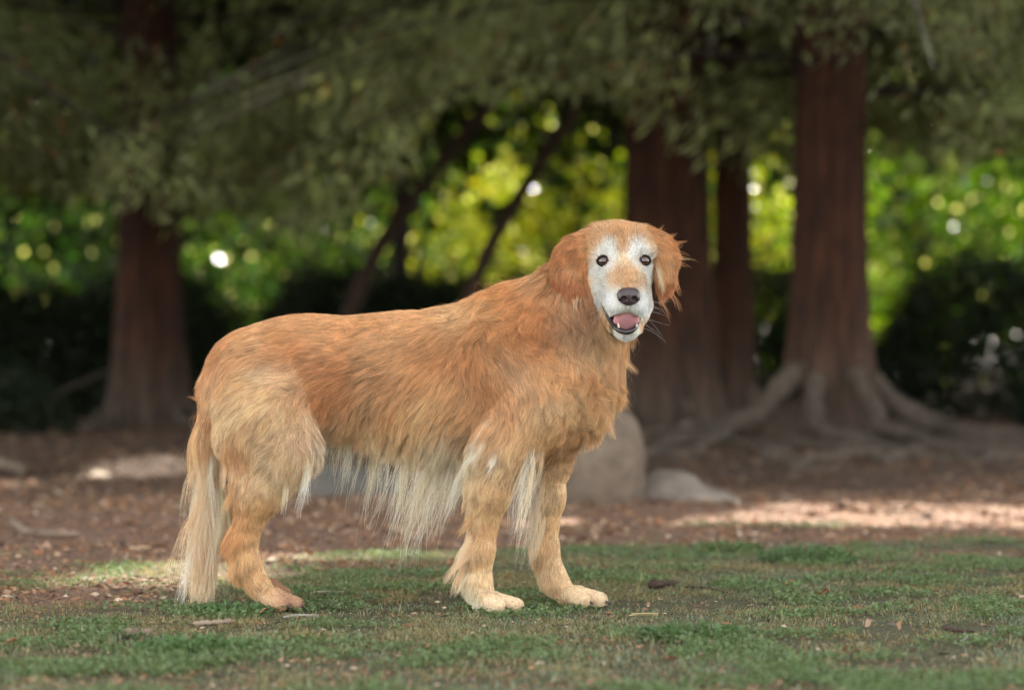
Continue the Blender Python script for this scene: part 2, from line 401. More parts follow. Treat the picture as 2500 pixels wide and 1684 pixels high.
def redwood(label, x, y, rb, rt, h, crown_r, boughs, seed, roots=(), flare=.6, lean=(0, 0), tone=(1, 1, 1), front=1.0):
    r = rng(seed)
    root = empty('redwood_tree', (x, y, float(gh(x, y)))); tag(root, label, 'tree', 'redwoods')
    trunk_mesh('trunk', x, y, rb, rt, h, lean, flare, 7, seed, M_BARK, root, roots)
    Ps = []; Ds = []; Ls = []; Ws = []; Cs = []; LV = []; LQ = []; off = 0
    for k in range(boughs):
        t = r.random() ** 1.1; zb = 2.0 + t * (h - 3.2)
        az = r.uniform(0, 2 * np.pi)
        L = crown_r * (1 - .72 * t) * r.uniform(.65, 1.1)
        dv = np.array([math.cos(az), math.sin(az)])
        s = np.linspace(0, 1, 9)
        bx = x + lean[0] * zb / h + dv[0] * L * s; by = y + lean[1] * zb / h + dv[1] * L * s; bz = zb + L * (.16 * s - .42 * s ** 2)
        path = np.stack([bx, by, bz], 1)
        uu, vv = uv_of(path); okp = (vv < np.interp(uu, VMAX_U, VMAX_V) - 25) | (path[:, 1] > 19) | (np.abs(path[:, 0]) > (path[:, 1] + 6) * .25)
        last = len(okp) if okp.all() else int(np.argmin(okp))
        if last < 3: continue
        path = smooth_path(path[:last], 9); L = L * last / 9
        v, q = tube(path, .020 * (1 - .85 * s) * (1.2 - t * .7), 5); LV.append(v); LQ.append(q + off); off += len(v)
        low = zb < 5.2
        n = int((2300 if low else 420) * L / 3)
        ts = r.uniform(.10, 1, n) ** .8
        base = np.stack([np.interp(ts, s, path[:, i]) for i in range(3)], 1)
        sd = np.array([-dv[1], dv[0], 0]); lat = r.normal(0, 1, n) * (.30 * (1.1 - ts) * L / 3 + .08) * 1.4
        p = base + sd * lat[:, None] + dv_3(dv) * (np.abs(lat) * .35)[:, None]
        hang = r.random(n) ** 1.5 * (.42 if low else .5)
        p[:, 2] -= hang + np.abs(lat) * .25; p += r.normal(0, .035, (n, 3))
        d = dv_3(dv) * .5 + sd * (np.sign(lat) * .55)[:, None] + np.array([0, 0, -.75]) + r.normal(0, .35, (n, 3))
        Ps.append(p); Ds.append(d)
        big = np.full(n, .62 if low else 1.7); Ls.append(r.uniform(.09, .17, n) * np.where(big < 1, .8, big)); Ws.append(r.uniform(.03, .055, n) * np.where(big < 1, .42, big))
        tint = r.uniform(.5, 1.5) * (1 + r.normal(0, .16, n))
        c = np.array([.235, .255, .112]) * np.array(tone) * tint[:, None]
        young = r.random(n) < .12; c[young] = c[young] * [1.35, 1.45, 1.1]
        dead = r.random(n) < .03; c[dead] = np.array([.20, .09, .04])
        Cs.append(c)
    P_ = np.concatenate(Ps); D_ = np.concatenate(Ds); L_ = np.concatenate(Ls); W_ = np.concatenate(Ws); C_ = np.concatenate(Cs)
    sz = np.where(P_[:, 2] < 5.2, np.clip((P_[:, 1] + 5) / 16, .45, 1), 1); L_ = L_ * sz; W_ = W_ * sz
    fx, fy = sun_foot(P_); u, v = uv_of(P_)
    lim = np.interp(u, VMAX_U, VMAX_V) + 75 * vnoise(P_, 1.8, 95) + 45 * vnoise(P_, 5, 96) + 30 * np.abs(vnoise(P_, 14, 94)) + np.where((u > 1050) & (u < 1560), -25, 10)
    keep = ~in_gap(fx, fy, .12) & (P_[:, 2] > .9) & ~((v > lim) & (P_[:, 1] < 19)) & (P_[:, 1] > 3)
    gapn = vnoise(P_, 1.5, 97) + .7 * vnoise(P_, 3.6, 98) + .35 * vnoise(P_, 9, 99)      # the boughs are tiers with air between them
    keep &= ~((gapn < .20) & (P_[:, 2] < 5.5)) | ((P_[:, 2] < 5.5) & (r.random(len(P_)) < .06) & keep)
    V, Q = leaves(P_[keep], D_[keep], L_[keep], W_[keep], r)
    cr = mesh_obj('crown', V, Q, M_NEEDLE, root, smooth=False, cols=np.repeat(C_[keep], 4, 0))
    mesh_obj('boughs', np.concatenate(LV), np.concatenate(LQ), M_BARK2, root, cols=np.zeros((off, 3)))
    return root, keep.sum()
def dv_3(d): return np.array([d[0], d[1], 0.])

rx, ry = RT
def root_px(*pts): return pts
# roots given as (x, y, height above ground)
RROOTS = [
    ([(rx - .18, ry - .12, .55), (rx - .42, ry - .25, .20), (rx - .72, ry - .55, .07), (rx - 1.0, ry - 1.3, .03), (rx - 1.35, ry - 2.2, .0)], .075, .022),
    ([(rx - .60, ry - .45, .09), (rx - .75, ry - 1.1, .04), (rx - .95, ry - 1.9, .01), (rx - 1.0, ry - 2.4, -.02)], .040, .015),
    ([(rx - .10, ry - .22, .45), (rx - .16, ry - .50, .12), (rx + .02, ry - 1.0, .05), (rx + .18, ry - 1.5, .03), (rx + .12, ry - 2.2, .03), (rx - .15, ry - 2.7, .0)], .058, .022),
    ([(rx + .12, ry - .22, .50), (rx + .20, ry - .55, .14), (rx + .38, ry - 1.2, .05), (rx + .52, ry - 2.2, .02), (rx + .56, ry - 2.8, -.01)], .055, .02),
    ([(rx + .22, ry - .10, .45), (rx + .45, ry - .30, .12), (rx + .75, ry - 1.0, .05), (rx + 1.0, ry - 1.9, .02), (rx + 1.25, ry - 2.6, -.01)], .055, .02),
    ([(rx + .24, ry - .02, .40), (rx + .60, ry - .10, .10), (rx + 1.1, ry - .5, .04), (rx + 1.7, ry - 1.0, .0)], .05, .02),
    ([(rx - .22, ry + .05, .40), (rx - .55, ry + .1, .10), (rx - 1.1, ry - .1, .04), (rx - 1.5, ry + .1, .0)], .05, .02),
    ([(rx - .05, ry - 1.2, .03), (rx + .5, ry - 1.7, .03), (rx + 1.1, ry - 1.9, .02), (rx + 1.6, ry - 2.3, .0)], .030, .015),
    ([(rx + .45, ry - .9, .04), (rx + .9, ry - 1.3, .03), (rx + 1.5, ry - 1.5, .02), (rx + 2.1, ry - 1.9, .0)], .035, .015),
    ([(rx + .1, ry - 1.9, .03), (rx - .3, ry - 2.4, .03), (rx - .5, ry - 2.9, .01), (rx - .2, ry - 3.3, -.01)], .030, .012),
    ([(rx - .7, ry - .8, .03), (rx - .4, ry - 1.5, .03), (rx - .55, ry - 2.3, .02), (rx - .35, ry - 2.9, .0)], .030, .012),
    ([(rx - .35, ry - .9, .03), (rx - .1, ry - 1.8, .035), (rx + .3, ry - 2.3, .02), (rx + .7, ry - 2.1, .01)], .035, .02),
]
tot = 0
_, k = redwood('rust-barked redwood with grey roots spreading over the ground at its foot', rx, ry, .205, .10, 17, 4.4, 130, 1, RROOTS, flare=.95); tot += k
def simple_roots(x, y, s, seed, n=6):
    r = rng(seed); o = []
    for i in range(n):
        a = 2 * np.pi * (i + r.uniform(-.3, .3)) / n; c, q = math.cos(a), math.sin(a)
        o.append(([(x + c * s * .7, y + q * s * .7, .40), (x + c * s * 1.5, y + q * s * 1.5, .10), (x + c * s * 2.6, y + q * s * 2.6, .02), (x + c * s * 4, y + q * s * 4, -.03)], .05, .02))
    return o
_, k = redwood('dark redwood trunk behind the dog, its foot behind the grey boulder', 0.97, 12.0, .262, .13, 19, 4.6, 150, 2, simple_roots(.95, 12, .24, 5), flare=.4); tot += k
_, k = redwood('slimmer shadowy redwood stem close beside the thick dark trunk', 1.46, 13.2, .125, .07, 15, 3.6, 70, 3, simple_roots(1.5, 13.2, .12, 6, 5), flare=.4); tot += k
_, k = redwood('redwood with a straight dark red trunk standing alone beyond the dog\'s tail', -2.50, 14.0, .215, .10, 17, 4.6, 130, 4, simple_roots(-2.5, 14, .24, 7), flare=.55, tone=(.72, .75, .68)); tot += k
# their neighbours just outside the picture; their boughs hang into it and shade the ground
_, k = redwood('redwood past the left edge whose low boughs hang in the top left corner', -4.6, 9.0, .24, .11, 16, 4.6, 110, 8, simple_roots(-4.6, 9, .25, 8), tone=(.62, .66, .6)); tot += k
_, k = redwood('redwood past the right edge whose dark boughs droop beside the rooted one', 5.2, 10.5, .24, .11, 17, 4.8, 120, 9, simple_roots(5.2, 10.5, .25, 9), tone=(.6, .68, .6)); tot += k
_, k = redwood('tall redwood deeper in the wood behind the lone red trunk', -6.2, 15.5, .25, .11, 18, 4.8, 110, 10, simple_roots(-6.2, 15.5, .25, 10), tone=(.6, .62, .55)); tot += k
_, k = redwood('tall redwood deeper in the wood with its crown over the thick dark trunk', 4.9, 15.6, .22, .11, 18, 4.4, 110, 11, simple_roots(4.9, 15.6, .25, 11), tone=(.6, .65, .6)); tot += k
print('redwood sprays', tot)

# leaning stems in the bright gap
def leaning(label, pts, r0, r1, D):
    y = D - 6; a = []
    for u, v in pts:
        q = P(u, v, y); a.append(q)
    a = np.array(a); a[:, 2] = np.maximum(a[:, 2], gh(a[:, 0], a[:, 1]) - .1)
    a[:, 1] += np.linspace(0, 1.2, len(a))
    root = empty('leaning_tree', (a[0, 0], a[0, 1], float(gh(a[0, 0], a[0, 1])))); tag(root, label, 'tree', 'leaning stems in the bright gap')
    s = smooth_path(a, 40); V, Q = tube(s, np.linspace(r0, r1, 40), 14)
    mesh_obj('trunk', V, Q, M_BARK, root, cols=np.full((len(V), 3), .35))
    r = rng(int(pts[0][0])); n = 5000; top = s[-1]
    p = top + r.normal(0, 1, (n, 3)) * [1.1, .9, .5] + [.4, 0, .8]
    fx, fy = sun_foot(p); u, v = uv_of(p); keep = ~in_gap(fx, fy) & (v < np.interp(u, VMAX_U, VMAX_V) + 10)
    V, Q = leaves(p[keep], r.normal(0, 1, (keep.sum(), 3)) + [0, 0, -.6], .12, .05, r)
    mesh_obj('crown', V, Q, M_NEEDLE, root, smooth=False, cols=np.repeat(np.array([.07, .09, .04]) * r.uniform(.7, 1.3, (keep.sum(), 1)), 4, 0))
leaning('leaning dark stem just above the dog\'s back, left of the bright gap', [(760, 1080), (835, 800), (905, 620), (1000, 480), (1090, 360), (1181, 247), (1350, 30), (1420, -120)], .062, .055, 22)
leaning('thinner leaning stem crossing the bright yellow-green gap above the dog\'s neck', [(1020, 1080), (1110, 800), (1200, 585), (1267, 472), (1340, 350), (1407, 247), (1540, 20), (1600, -120)], .052, .048, 21)

# ---------------------------------------------------------------- sunlit broadleaf trees far behind
def broadleaf(label, x, y, h, cr, zlow, n, col, seed, leaf=.11, group='sunlit trees beyond the hedge', stem=.16, spark=.0):
    r = rng(seed); z0 = float(gh(x, y))
    root = empty('broadleaf_tree', (x, y, z0)); tag(root, label, 'tree', group)
    V, Q = tube(smooth_path([(x, y, z0 - .1), (x + .1, y, z0 + h * .3), (x - .1, y + .1, z0 + h * .6), (x, y, z0 + h * .85)], 24), np.linspace(stem, stem * .3, 24), 10)
    Vs, Qs, off = [V], [Q], len(V)
    P_ = []
    for k in range(34):
        a = r.uniform(0, 2 * np.pi); zz = zlow + (h - zlow) * r.random() ** .9; rr = cr * math.sqrt(max(.05, 1 - ((zz - (h + zlow) / 2) / ((h - zlow) / 2 + .6)) ** 2)) * r.uniform(.3, 1)
        c = np.array([x + rr * math.cos(a), y + rr * math.sin(a), z0 + zz])
        v, q = tube(smooth_path([(x, y, z0 + max(.4, zz * .6)), ((x + c[0]) / 2, (y + c[1]) / 2, c[2] * .85 + .2), c], 8), np.linspace(.045, .012, 8), 5)
        Vs.append(v); Qs.append(q + off); off += len(v)
        P_.append(c + r.normal(0, 1, (n // 34, 3)) * np.array([.62, .62, .42]) * r.uniform(.6, 1.1) * cr / 2.2)
    mesh_obj('trunk', np.concatenate(Vs), np.concatenate(Qs), M_BARK2, root, cols=np.full((off, 3), .3))
    p = np.concatenate(P_); p = p[p[:, 2] > .25]
    if zlow > 2: p = p[~in_gap(*sun_foot(p), .15)]
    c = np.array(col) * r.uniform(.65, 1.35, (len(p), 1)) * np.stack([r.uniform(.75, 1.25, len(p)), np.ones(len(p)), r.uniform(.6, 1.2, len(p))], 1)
    sp = r.random(len(p)) < spark; c[sp] = np.array([.78, .80, .32]) * r.uniform(.6, 1.2, (sp.sum(), 1))      # bright leaf colour painted in as glints that blur into discs
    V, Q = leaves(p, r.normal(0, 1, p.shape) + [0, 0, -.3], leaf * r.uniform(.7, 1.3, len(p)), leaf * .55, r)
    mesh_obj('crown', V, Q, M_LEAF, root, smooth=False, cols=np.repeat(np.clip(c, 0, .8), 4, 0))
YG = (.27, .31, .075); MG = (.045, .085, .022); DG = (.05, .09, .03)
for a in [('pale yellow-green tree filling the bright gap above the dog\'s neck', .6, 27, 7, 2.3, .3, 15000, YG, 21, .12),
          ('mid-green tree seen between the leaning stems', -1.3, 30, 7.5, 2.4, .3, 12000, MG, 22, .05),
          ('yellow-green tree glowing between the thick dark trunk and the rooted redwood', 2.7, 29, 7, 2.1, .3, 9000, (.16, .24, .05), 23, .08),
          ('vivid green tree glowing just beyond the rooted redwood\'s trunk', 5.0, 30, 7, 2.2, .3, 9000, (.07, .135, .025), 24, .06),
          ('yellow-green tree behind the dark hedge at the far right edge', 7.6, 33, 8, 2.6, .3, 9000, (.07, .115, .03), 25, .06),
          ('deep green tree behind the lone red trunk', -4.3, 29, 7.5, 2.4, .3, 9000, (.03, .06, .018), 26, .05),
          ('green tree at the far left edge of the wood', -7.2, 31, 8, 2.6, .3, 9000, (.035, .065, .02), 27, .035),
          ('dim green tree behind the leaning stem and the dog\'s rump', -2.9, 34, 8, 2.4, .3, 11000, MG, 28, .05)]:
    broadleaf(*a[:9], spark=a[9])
for i, (x, y) in enumerate([(-3.45, 21.6), (1.42, 22.0), (2.98, 22.3), (-8.2, 22.0), (7.6, 21.5), (-1.09, 21.2), (11.5, 23), (-13, 23)]):  # row of trees added to keep the sun off the hedge
    lab = ['added high-crowned shade tree hidden behind the lone red trunk', 'added high-crowned shade tree hidden behind the thick dark trunk', 'added high-crowned shade tree hidden behind the rooted redwood', 'added high-crowned shade tree past the left edge behind the hedge',
           'added high-crowned shade tree past the right edge behind the hedge', 'added slim high-crowned shade tree rising behind the dark hedge near the leaning stem', 'added high-crowned shade tree farthest out past the right edge', 'added high-crowned shade tree farthest out past the left edge'][i]
    broadleaf(lab, x, y, 13, 4.2, [2.7, 3.5, 3.0, 2.5, 2.9, 3.6, 2.9, 2.5][i], 17000, (.035, .06, .022), 60 + i, .26, 'high-crowned trees added to shade the hedge', .10 if i == 5 else .17)
for a in [('tall leafy tree added past the left edge, its unseen crown shading the brown soil', -3.5, 7.2, 33), ('tall leafy tree added past the right edge, its unseen crown shading around the bright strip of soil', 3.9, 6.4, 34), ('big leafy tree added just out of the picture on the left, its unseen crown shading the dog', -4.6, 3.6, 31), ('big leafy tree added just out of the picture on the right, its unseen crown shading the turf', 4.9, 3.2, 32)]:  # off-frame crowns added to cut the top light on dog and soil
    broadleaf(a[0], a[1], a[2], 11, 4.6, 4.6, 26000, (.05, .09, .03), a[3], .20, 'unseen trees added to block light from above', .22)
for i, (x, y) in enumerate([(-13.5, 48), (-8.5, 50), (-3.5, 52), (2.5, 55), (8.5, 52), (15, 54), (-21, 54), (23, 58)]):
    lab = ['far dark tree behind the left-hand green tree', 'far dark tree showing beside the lone red trunk', 'far dark tree behind the mid-green tree', 'far dark tree behind the yellow-green gap',
           'far dark tree behind the rooted redwood', 'far dark tree behind the right edge hedge', 'farthest dark tree out past the left edge', 'farthest dark tree out past the right edge'][i]
    broadleaf(lab, x, y, 13 + (i % 3), 5.0, .1, 26000, DG, 40 + i, .42, 'dark trees closing off the wood')

# ---------------------------------------------------------------- hedges and dark shrubs
def hedge(label, x0, x1, y, h, depth, n, col, seed, name='hedge', leaf=.06):
    r = rng(seed); z0 = float(gh((x0 + x1) / 2, y))
    root = empty(name, ((x0 + x1) / 2, y, z0)); tag(root, label, name.split('_')[0], 'hedges and shrubs at the edge of the wood')
    p = np.stack([r.uniform(x0, x1, n), y + r.uniform(-.5, .5, n) * depth, r.random(n) ** 1.05 * np.where(r.random(n) < .06, 1.22, 1)], 1)
    top = h * (1 + .22 * vnoise(np.stack([p[:, 0], p[:, 1], 0 * p[:, 0]], 1), 1.3, seed + 1) + .10 * vnoise(np.stack([p[:, 0], p[:, 1], 0 * p[:, 0]], 1), 5, seed + 2))
    endf = np.clip(np.minimum(p[:, 0] - x0, x1 - p[:, 0]) / .5, 0, 1) ** .4
    p[:, 2] = z0 + p[:, 2] * top * endf
    p += r.normal(0, .03, p.shape)
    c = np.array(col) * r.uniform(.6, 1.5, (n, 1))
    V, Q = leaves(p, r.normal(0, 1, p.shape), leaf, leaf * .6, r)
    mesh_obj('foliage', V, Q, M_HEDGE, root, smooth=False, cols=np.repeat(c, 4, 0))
    for k in range(max(3, int((x1 - x0) * 2.2))):
        bx = r.uniform(x0 + .1, x1 - .1); by = y + r.normal(0, depth * .15)
        v, q = tube(smooth_path([(bx, by, z0 - .05), (bx + r.normal(0, .1), by, z0 + h * .45), (bx + r.normal(0, .2), by, z0 + h * .8)], 8), np.linspace(.03, .01, 8), 6)
        mesh_obj('stem', v, q, M_BARK2, root, cols=np.full((len(v), 3), .4))
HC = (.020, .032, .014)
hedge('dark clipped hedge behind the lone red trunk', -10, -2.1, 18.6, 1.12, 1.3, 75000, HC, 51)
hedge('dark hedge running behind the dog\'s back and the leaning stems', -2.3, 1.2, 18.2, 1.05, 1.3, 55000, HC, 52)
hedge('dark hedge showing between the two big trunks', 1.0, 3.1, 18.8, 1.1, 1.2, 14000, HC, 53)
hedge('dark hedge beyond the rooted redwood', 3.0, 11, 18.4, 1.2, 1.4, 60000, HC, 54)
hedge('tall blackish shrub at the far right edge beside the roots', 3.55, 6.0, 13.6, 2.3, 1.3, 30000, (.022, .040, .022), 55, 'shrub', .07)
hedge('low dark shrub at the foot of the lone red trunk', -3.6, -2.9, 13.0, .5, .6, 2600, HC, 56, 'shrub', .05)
# ---------------------------------------------------------------- boulders
def stone_mat(name, c0, c1, c2):
    m, nt, nd, lk, b = mat_new(name)
    co = objcoord(nt); n1 = noise(nt, 7, 6, .7, co); n2 = noise(nt, 60, 3, .6, co)
    lk.new(ramp(nt, n1, [(.3, s2l(c0)), (.55, s2l(c1)), (.8, s2l(c2))]), b.inputs['Base Color'])
    b.inputs['Roughness'].default_value = .9; bump(nt, b, n2, .5, .01)
    return m
M_STONE = stone_mat('grey brown stone', (84, 73, 61), (118, 104, 90), (140, 127, 112))
M_STONE2 = stone_mat('pale grey stone', (108, 97, 88), (140, 129, 119), (164, 154, 144))
def rock(label, prims, mat, seed):
    c = np.mean([p[1] for p in prims], 0); z = float(gh(c[0], c[1]))
    bs = [prim_box(p) for p in prims]
    lo = np.min([b[0] for b in bs], 0) - .05; hi = np.max([b[1] for b in bs], 0) + .05; lo[2] = z - .04
    st = .012; xs, ys, zs = [np.arange(l, h, st) for l, h in zip(lo, hi)]
    f = grid_field([('a', .02, prims)], [], xs, ys, zs, .05)
    V, Q = surface_nets(f, xs, ys, zs)
    d = (vnoise(V, 6, seed) * .020 + vnoise(V, 15, seed + 1) * .008 + vnoise(V, 40, seed + 2) * .003)[:, None]
    V = V + unit(V - c) * d
    o = mesh_obj('boulder', V, Q, mat); tag(o, label, 'boulder', 'boulders behind the dog')
    return o
yb = 4.6
rock('upright rounded grey-brown boulder close behind the dog\'s chest', [ell(P(1470, 1110, yb), (.16, .16, .16), k=.06), ell(P(1455, 1190, yb), (.185, .17, .17), k=.06), ell(P(1405, 1130, yb + .05), (.15, .15, .15), k=.06), ell(P(1495, 1060, yb + .02), (.10, .11, .10), k=.05), ell(P(1350, 1190, yb + .1), (.16, .15, .14), k=.06)], M_STONE, 3)
rock('low pale grey boulder beside the upright one', [ell(P(1715, 1222, 4.75), (.17, .15, .060), (0, 8, 0), k=.05), ell(P(1620, 1212, 4.8), (.14, .14, .085), k=.05), ell(P(1650, 1185, 4.85), (.10, .10, .045), (0, 12, 0), k=.04)], M_STONE2, 4)
rock('dark low boulder seen under the dog\'s belly', [ell(P(840, 1195, 5.4), (.20, .15, .10), k=.05), ell(P(790, 1200, 5.4), (.14, .15, .09), k=.05), ell(P(910, 1200, 5.5), (.14, .13, .08), k=.05)], stone_mat('dark stone', (78, 74, 68), (104, 100, 94), (128, 124, 118)), 5)
# ---------------------------------------------------------------- the dog
DOG_AT = P(1000, 1490, .05); DOG_AT[2] = 0
dog = empty('dog', DOG_AT)
tag(dog, 'golden dog with a white face standing side-on on the turf, mouth open', 'dog')

B = lambda u, v, y: P(u, v, y)
torso = [
    ell(B(1120, 918, .030), (.250, .122, .134), (0, 3, -6), k=.03),
    ell(B(880, 897, .065), (.240, .110, .108), (0, -3, -6), k=.05),
    ell(B(695, 903, .090), (.150, .112, .106), (0, -16, -6), k=.05),
    ell(B(608, 922, .105), (.078, .092, .080), (0, -20, 0), k=.06),
    ell(B(1290, 925, .010), (.130, .122, .160), (0, 14, -6), k=.05),
    ell(B(1385, 930, -.01), (.075, .100, .110), (0, 0, 0), k=.05),
    cap(B(1120, 812, .035), B(1240, 782, .02), .042, .050, k=.05),
    cap(B(1255, 828, .01), B(1395, 735, -.04), .094, .082, k=.06),
    cap(B(1330, 860, .0), B(1450, 760, -.06), .095, .066, k=.06),
    ell(B(1430, 900, -.03), (.055, .075, .095), (0, 20, 0), k=.05),
    # the near shoulder blade and upper arm stand proud of the ribs
    ell(B(1238, 895, -.092), (.060, .040, .105), (0, -28, 0), k=.022),
    ell(B(1318, 965, -.098), (.070, .045, .085), (0, 30, 0), k=.022),
]
nearfore = [
    cap(B(1310, 985, -.080), B(1225, 1085, -.090), .066, .050, k=.03),
    cap(B(1232, 1085, -.090), B(1200, 1200, -.090), .052, .036, k=.03),
    cap(B(1276, 1040, -.085), B(1214, 1170, -.090), .043, .026, k=.04),
    cap(B(1200, 1200, -.090), B(1174, 1340, -.085), .033, .023, k=.02),
    cap(B(1174, 1340, -.085), B(1168, 1425, -.082), .025, .024, k=.02),
    cap(B(1166, 1425, -.082), B(1180, 1470, -.090), .026, .024, k=.02),
] + [cap(B(1188 + 6 * i, 1464, -.12 + .026 * i), B(1243 + (-30, 10, 16, -10)[i], 1478, -.146 + .038 * i), .0185, .0165, k=.003) for i in range(4)]
farfore = [
    cap(B(1370, 1010, .060), B(1354, 1110, .070), .060, .034, k=.03),
    cap(B(1354, 1110, .070), B(1344, 1210, .072), .034, .027, k=.03),
    cap(B(1344, 1210, .072), B(1332, 1335, .075), .027, .022, k=.02),
    cap(B(1332, 1335, .075), B(1352, 1410, .072), .025, .023, k=.02),
    cap(B(1352, 1410, .072), B(1385, 1455, .066), .023, .022, k=.02),
] + [cap(B(1395 + 6 * i, 1450, .028 + .024 * i), B(1448 + (-28, 10, 16, -10)[i], 1463, .008 + .037 * i), .0185, .0165, k=.003) for i in range(4)]
nearhind = [
    ell(B(640, 985, .005), (.086, .048, .115), (0, -18, 0), k=.04),
    cap(B(650, 1020, -.005), B(705, 1085, -.015), .080, .050, k=.05),
    cap(B(705, 1085, -.015), B(640, 1185, -.000), .052, .040, k=.04),
    cap(B(610, 1060, .005), B(620, 1180, .005), .052, .036, k=.04),
    cap(B(640, 1185, .000), B(592, 1320, .012), .040, .026, k=.03),
    cap(B(592, 1320, .012), B(600, 1370, .010), .029, .025, k=.02),
    cap(B(600, 1370, .010), B(645, 1448, .000), .025, .023, k=.02),
] + [cap(B(656 + 6 * i, 1456, -.036 + .023 * i), B(708 + (-26, 10, 15, -6)[i], 1474, -.060 + .034 * i), .0185, .0155, k=.003) for i in range(4)]
farhind = [
    ell(B(650, 985, .165), (.080, .050, .110), (0, -18, 0), k=.04),
    cap(B(655, 1040, .175), B(660, 1100, .185), .060, .042, k=.05),
    cap(B(660, 1100, .185), B(596, 1200, .190), .042, .028, k=.04),
    cap(B(596, 1200, .190), B(566, 1310, .195), .028, .020, k=.03),
    cap(B(566, 1310, .195), B(630, 1422, .190), .020, .018, k=.02),
] + [cap(B(650 + 5 * i, 1430, .155 + .023 * i), B(684 + (10 if i in (1, 2) else 0), 1446, .145 + .028 * i), .016, .013, k=.008) for i in range(4)]
tail = [
    cap(B(590, 872, .105), B(532, 940, .110), .036, .032, k=.03),
    cap(B(532, 940, .110), B(512, 1060, .105), .033, .028, k=.02),
    cap(B(512, 1060, .105), B(512, 1200, .090), .028, .020, k=.02),
    cap(B(512, 1200, .090), B(508, 1320, .085), .020, .010, k=.02),
]
head = [
    ell(B(1507, 630, -.060), (.071, .085, .064), k=.02),
    ell(B(1515, 618, -.112), (.053, .034, .044), k=.03),
    ell(B(1455, 606, -.065), (.028, .040, .028), (0, -25, 0), k=.03),
    ell(B(1572, 604, -.065), (.028, .040, .028), (0, 25, 0), k=.03),
    ell(B(1479, 622, -.132), (.020, .018, .014), k=.02),
    ell(B(1565, 620, -.132), (.020, .018, .014), k=.02),
    ell(B(1471, 688, -.095), (.025, .045, .048), (0, 10, 0), k=.03),
    ell(B(1555, 688, -.095), (.022, .045, .048), (0, -8, 0), k=.03),
    cap(B(1519, 650, -.135), B(1534, 704, -.225), .033, .027, k=.03),
    ell(B(1520, 705, -.150), (.039, .050, .040), k=.03),
    ell(B(1531, 736, -.205), (.034, .042, .026), k=.02),
    ell(B(1510, 748, -.215), (.020, .026, .017), (0, 12, 0), k=.012),
    ell(B(1553, 747, -.215), (.018, .026, .017), (0, -12, 0), k=.012),
    cap(B(1477, 722, -.10), B(1505, 748, -.17), .020, .016, k=.02),
    cap(B(1560, 722, -.10), B(1555, 748, -.17), .015, .014, k=.02),
    # lower jaw
    cap(B(1508, 758, -.09), B(1530, 799, -.180), .036, .020, k=.02),
    ell(B(1530, 803, -.186), (.020, .024, .011), k=.012),
    cap(B(1480, 738, -.10), B(1511, 798, -.170), .015, .010, k=.015),
    cap(B(1574, 742, -.10), B(1551, 797, -.170), .012, .009, k=.015),
]
ears = [
    ell(B(1440, 592, -.080), (.034, .024, .026), (0, -20, 0), k=.02),
    ell(B(1405, 625, -.105), (.037, .018, .042), (0, 30, -12), k=.02),
    ell(B(1389, 662, -.118), (.031, .015, .044), (0, 8, -12), k=.02),
    ell(B(1400, 692, -.125), (.020, .013, .026), (0, -12, -12), k=.015),
    ell(B(1582, 590, -.080), (.030, .024, .026), (0, 20, 0), k=.02),
    ell(B(1612, 612, -.098), (.028, .018, .034), (0, -30, 12), k=.02),
    ell(B(1622, 646, -.105), (.021, .015, .036), (0, -4, 12), k=.02),
    ell(B(1622, 676, -.105), (.013, .012, .020), (0, 8, 12), k=.015),
]
carve = [cap(B(1529, 786, -.27), B(1520, 780, -.13), .025, .024, k=.008),
         ell(B(1512, 786, -.22), (.014, .06, .020), k=.006), ell(B(1549, 786, -.22), (.012, .06, .020), k=.006),
         ell(B(1474, 638, -.178), (.0125, .022, .010), k=.006), ell(B(1572, 637, -.178), (.0115, .022, .010), k=.006)]
GROUPS = [('torso', .04, torso), ('nearfore', .022, nearfore), ('farfore', .025, farfore), ('nearhind', .035, nearhind),
          ('farhind', .035, farhind), ('tail', .02, tail), ('head', .03, head), ('ears', .010, ears)]
def span(segs):                                # grid lines, finer where detail is
    out = []
    for a, b, st in segs: out.append(np.arange(a, b, st))
    return np.concatenate(out)
gx = span([(-.76, .055, .005), (.055, .40, .0028)])
gy = span([(-.30, .0, .0028), (.0, .30, .005)])
gz = span([(-.02, .07, .003), (.07, .53, .005), (.53, .84, .0028)])
fld = grid_field(GROUPS, carve, gx, gy, gz, margin=.045)
BV, BQ = surface_nets(fld, gx, gy, gz)
BV[:, 2] = np.maximum(BV[:, 2], 0.001)
def labels_at(p):
    return np.argmin(np.stack([group_eval(pr, p[:, 0], p[:, 1], p[:, 2]) for _, _, pr in GROUPS]), 0)
def grad_at(p, e=.0015):
    g = []
    for a in range(3):
        q = p.copy(); q[:, a] += e; w = p.copy(); w[:, a] -= e
        g.append(sdf_points(GROUPS, carve, q) - sdf_points(GROUPS, carve, w))
    return unit(np.stack(g, 1))
def surf_y(u, v, y0=-.35):                     # first skin point behind pixel (u, v)
    ys = np.arange(y0, .3, .001)
    p = np.stack([P(u, v, y) for y in ys])
    f = sdf_points(GROUPS, [], p)
    i = np.argmax(f < 0); return ys[i]

